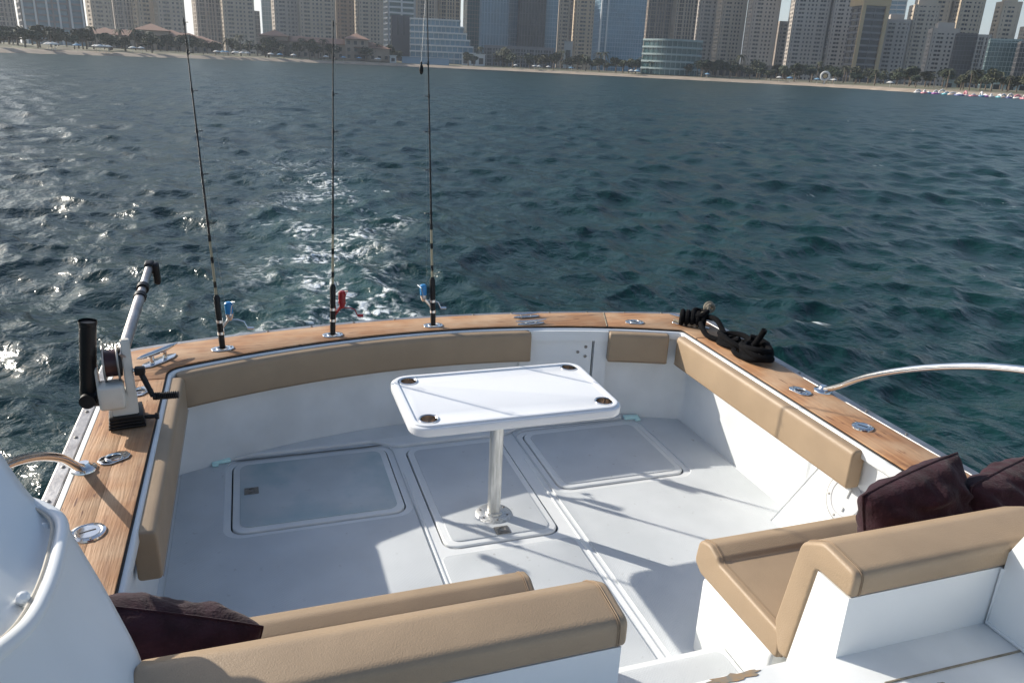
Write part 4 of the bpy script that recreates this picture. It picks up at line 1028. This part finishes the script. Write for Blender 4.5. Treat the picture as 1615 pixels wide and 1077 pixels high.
lu = thing('sinker', 'black sinker hanging on a line beside the rightmost fishing rod', 'sinker', (-.129,4.60,2.21))
q = MB(); q.lathe([(0,-.035),(.009,-.028),(.013,-.008),(.010,.012),(.005,.022),(.006,.030),(.003,.036),(0,.036)], 12, Matrix.Translation((-.129,4.60,2.21))); q.build('weight', M['black'], lu)
q = MB(); q.tube([(-.129,4.60,2.245),(-.107,4.58,2.655)], .0009, 5); q.build('line', M['silver'], lu)

# ------------------------------------------------------------------ downrigger on the left gunwale
dr = thing('downrigger', 'white and black downrigger with boom and crank on the left gunwale', 'downrigger', (-1.705,3.52,TZ))
RZ = R(8)
def DM(x, y, z): return Matrix.Translation((-1.705+x, 3.52+y, TZ+z)) @ Matrix.Rotation(RZ, 4, 'Z')
q = MB()
for k in range(4): q.rbox((0,0,.010+k*.014), (.150-.004*k,.17-.004*k,.012), .003, 2, DM(0,0,0))
q.rbox((0,0,.03), (.135,.15,.055), .006, 2, DM(0,0,0)); q.tube([DM(.07,-.02,.025) @ Vector((0,0,0)), DM(.12,-.02,.025) @ Vector((0,0,0))], .010, 8); q.tube([DM(.12,-.02,.025) @ Vector((0,0,0)), DM(.135,-.02,.025) @ Vector((0,0,0))], .016, 8)
q.build('base', M['black'], dr)
def yzp(poly, x0, x1, mtx, mk, nm, par):
    n = len(poly); mb = MB(); vv = [(x0,p[0],p[1]) for p in poly]+[(x1,p[0],p[1]) for p in poly]
    mb.add(vv, [tuple(range(n)), tuple(range(n,2*n))]+[(i,(i+1)%n,n+(i+1)%n,n+i) for i in range(n)], mtx)
    me_ = bpy.data.meshes.new(nm); me_.from_pydata(mb.v, [], mb.f)
    bm = bmesh.new(); bm.from_mesh(me_); bmesh.ops.recalc_face_normals(bm, faces=bm.faces[:]); bmesh.ops.bevel(bm, geom=bm.edges[:], offset=.005, segments=2, affect='EDGES'); bm.to_mesh(me_); bm.free()
    return link(nm, me_, M[mk], par)
body = yzp([(-.055,.055),(.065,.055),(.045,.12),(.035,.20),(.060,.34),(.030,.39),(-.005,.39),(-.035,.30),(-.045,.20),(-.05,.12)], .012, .050, DM(0,0,0), 'offwhite', 'side_frame', dr)
yzp([(-.060,.055),(.060,.055),(.05,.12),(.03,.16),(-.04,.16),(-.055,.12)], -.055, .052, DM(0,0,.001), 'offwhite', 'foot', dr)
q = MB(); q.rbox((-.045,-.035,.155), (.105,.10,.115), .016, 3, DM(0,0,0)); q.build('motor_housing', M['offwhite'], dr)
yzp([(-.05,.14),(.05,.14),(.06,.24),(.02,.31),(-.03,.28)], -.100, -.088, DM(0,0,0), 'offwhite', 'cover', dr)
RM = DM(-.035,.01,.285) @ Matrix.Rotation(R(90),4,'Y')
q = MB(); q.lathe([(0,-.024),(.060,-.024),(.060,.024),(0,.024)], 32, RM); rl = q.build('reel', M['purple_disc'], dr)
for zz in (-.032,.024):
    q = MB(); q.lathe([(0,zz),(.080,zz),(.084,zz+.004),(.080,zz+.008),(0,zz+.008)], 36, RM); q.build('rim', M['railmetal'], rl)
q = MB(); q.lathe([(0,.033),(.066,.033),(.060,.042),(.0,.046)], 28, RM); q.build('drum_cap', M['black'], rl)
b0 = Vector((-1.690,3.60,.985)); b1 = Vector((-1.655,4.46,1.135)); bd = (b1-b0).normalized()
def bp_(s): return b0+(b1-b0)*s
q = MB(); q.tube([bp_(-.12),bp_(.62)], .0245, 20); bo = q.build('boom', M['railmetal'], dr)
q = MB(); q.tube([bp_(.60),bp_(1.0)], .020, 18); q.build('boom_extension', M['railmetal'], bo)
for s in (.58,.70):
    q = MB(); q.tube([bp_(s-.02),bp_(s+.02)], .030, 18); q.build('collar', M['black'], bo)
q = MB(); bm_ = Matrix.Translation(b1) @ bd.to_track_quat('Y','Z').to_matrix().to_4x4(); q.rbox((0,.0,.0), (.045,.06,.06), .010, 3, bm_); q.rbox((.030,.0,-.040), (.035,.05,.125), .014, 3, bm_); q.build('pulley_tip', M['black'], bo)
# tube rod holder at the outboard side
t0, t1 = Vector((-1.842,3.50,.80)), Vector((-1.800,3.50,1.150))
q = MB(); q.tube([t0,t0+(t1-t0)*.06,t0+(t1-t0)*.95,t0+(t1-t0)*.955,t1], [.030,.034,.034,.0365,.0365], 24, False); q.tube([t0+(t1-t0)*.97, t0+(t1-t0)*.975], .033, 20); q.build('rod_tube', M['black'], dr)
q = MB(); q.rbox((-1.790,3.50,.795), (.10,.06,.075), .02, 3); q.lathe([(0,-.03),(.032,-.03),(.032,.03),(0,.03)], 20, Matrix.Translation((-1.838,3.47,.80)) @ Matrix.Rotation(R(90),4,'X')); q.build('tube_bracket', M['black'], dr)
# crank
c0 = DM(.052,-.02,.255) @ Vector((0,0,0)); c1 = c0+Vector((.030,-.012,0)); c2 = c1+Vector((.045,-.03,-.115)); c3 = c2+Vector((.105,-.008,.002))
q = MB(); q.tube([c0,c1], .009, 10); q.build('crank_axle', M['silver'], dr)
q = MB(); q.rbox(tuple(c1), (.042,.036,.036), .006, 2); q.tube([c1,c2], [.013,.011], 10); ck = q.build('crank_arm', M['black'], dr)
q = MB(); pts = [c2+(c3-c2)*(i/26) for i in range(27)]; q.tube(pts, [.0165+.002*(1 if i % 2 else -1)*(1 if 2 < i < 25 else 0) for i in range(27)], 14); q.build('crank_knob', M['black'], ck)

# ------------------------------------------------------------------ handrails
def handrail(label, sx, xo, y0):
    t = thing('handrail', label, 'handrail', (xo, y0, .655), 'curved steel handrails on the gunwales')
    pts = [(xo,y0,.660),(xo+sx*.002,y0-.10,.722),(xo+sx*.004,y0-.30,.865),(xo+sx*.006,y0-.60,1.025),(xo+sx*.0,y0-.95,1.165),(xo-sx*.02,y0-1.35,1.26),(xo-sx*.05,y0-1.9,1.33),(xo-sx*.1,y0-2.8,1.38)]
    MB().tube(bez(pts, 56), .0165, 16).build('rail', M['steel'], t)
    q = MB(); q.lathe([(.050,0),(.048,.006),(.034,.010),(.026,.016),(.020,.03),(0,.03)], 28, Matrix.Translation((xo,y0,.655))); q.build('foot', M['steel'], t)
handrail('curved steel handrail rising from the right gunwale', 1, 1.782, 3.10)
handrail('curved steel handrail at the left gunwale beside the moulding', -1, -1.812, 3.10)

# ------------------------------------------------------------------ rope
rp = thing('mooring_rope', 'black mooring rope heaped on the right stern corner', 'rope', (1.68,4.0,TZ))
rg = random.Random(3)
def coil(cx, cy, rx, ry, turns, z0, r, ph=0, rise=.012, rz=0):
    pts = []; n = int(turns*22)
    for i in range(n+1):
        a = ph+i/22*2*math.pi; k = 1-.25*((i/22) % 2)*.5+.06*math.sin(a*2.3+ph)
        x, y = math.cos(a)*rx*k, math.sin(a)*ry*k
        pts.append((cx+x*math.cos(rz)-y*math.sin(rz), cy+x*math.sin(rz)+y*math.cos(rz), z0+r+i/22*rise+.012*math.sin(a*1.7+ph)))
    return pts
q = MB()
q.tube(coil(1.70,3.60,.085,.13,4.2,TZ,.017,.3,.017,R(-8)), .018, 10); q.tube(coil(1.69,3.80,.065,.14,3.2,TZ,.017,1.3,.016,R(8)), .017, 10)
q.tube(bez([(1.66,4.16,.70),(1.62,4.08,.70),(1.61,3.98,.675),(1.66,3.86,.68),(1.70,3.78,.72)]), .017, 10)
q.tube(bez([(1.72,4.20,.73),(1.735,4.10,.74),(1.72,3.97,.69),(1.69,3.85,.70)]), .017, 10)
q.tube(bez([(1.72,3.66,.72),(1.735,3.63,.79),(1.74,3.61,.835)]), [.018]*0 or .018, 10)
q.tube(bez([(1.62,3.72,.68),(1.605,3.66,.672),(1.615,3.60,.673)]), .016, 10)
q.build('coil', M['rope'], rp)
q = MB()
for k in range(5):
    a = R(-42); c = Vector((1.60+.028*k, 4.30-.022*k, .70)); d_ = Vector((math.sin(-a)*.0+.55, .83, 0)).normalized()
    q.tube([c+(d_*math.cos(t_)*.050+Vector((0,0,1))*math.sin(t_)*.042) for t_ in np.linspace(0, 2*math.pi, 17)], .018, 9, False)
q.tube(coil(1.70,4.24,.05,.06,2.0,.70,.016,.8,.02), .017, 9)
q.build('cleat_turns', M['rope'], rp)
cr = thing('frayed_rope', 'cream rope end knotted on the right stern cleat', 'rope', (1.74,4.24,TZ))
q = MB(); kc = Vector((1.768,4.245,.775))
q.tube([kc+Vector((math.cos(a)*.034*(1-a/30), .012*math.sin(a*.7), math.sin(a)*.034*(1-a/30))) for a in np.linspace(0, 18, 60)], .011, 8)
q.tube(bez([tuple(kc+Vector((-.02,-.01,-.03))),(1.70,4.22,.745),(1.645,4.22,.725),(1.60,4.27,.69)]), .013, 8)
q.tube(bez([(1.56,4.33,.672),(1.60,4.25,.672),(1.66,4.19,.675)]), .012, 8)
q.build('strands', M['cream_rope'], cr)

# ------------------------------------------------------------------ haze
def haze():
    q = MB(); x0, x1, y0, y1, z0, z1 = -7300, 7300, -7300, 7300, -3, 300
    q.box(((x0+x1)/2, (y0+y1)/2, (z0+z1)/2), (x1-x0, y1-y0, z1-z0))
    mt = bpy.data.materials.new('haze_air'); mt.use_nodes = True; n = mt.node_tree; n.nodes.remove(n.nodes['Principled BSDF'])
    pv = n.nodes.new('ShaderNodeVolumePrincipled'); pv.inputs['Density'].default_value = HAZE; pv.inputs['Color'].default_value = (.80,.88,1.0,1); pv.inputs['Anisotropy'].default_value = .35
    n.links.new(pv.outputs[0], n.nodes['Material Output'].inputs['Volume'])
    q.build('haze', mt, smooth=0, kind='stuff', label='thin pale haze over the water and the far towers', cat='haze')
HAZE = .00018
haze()
for o in scene.objects:
    if '_o' in o: del o['_o']
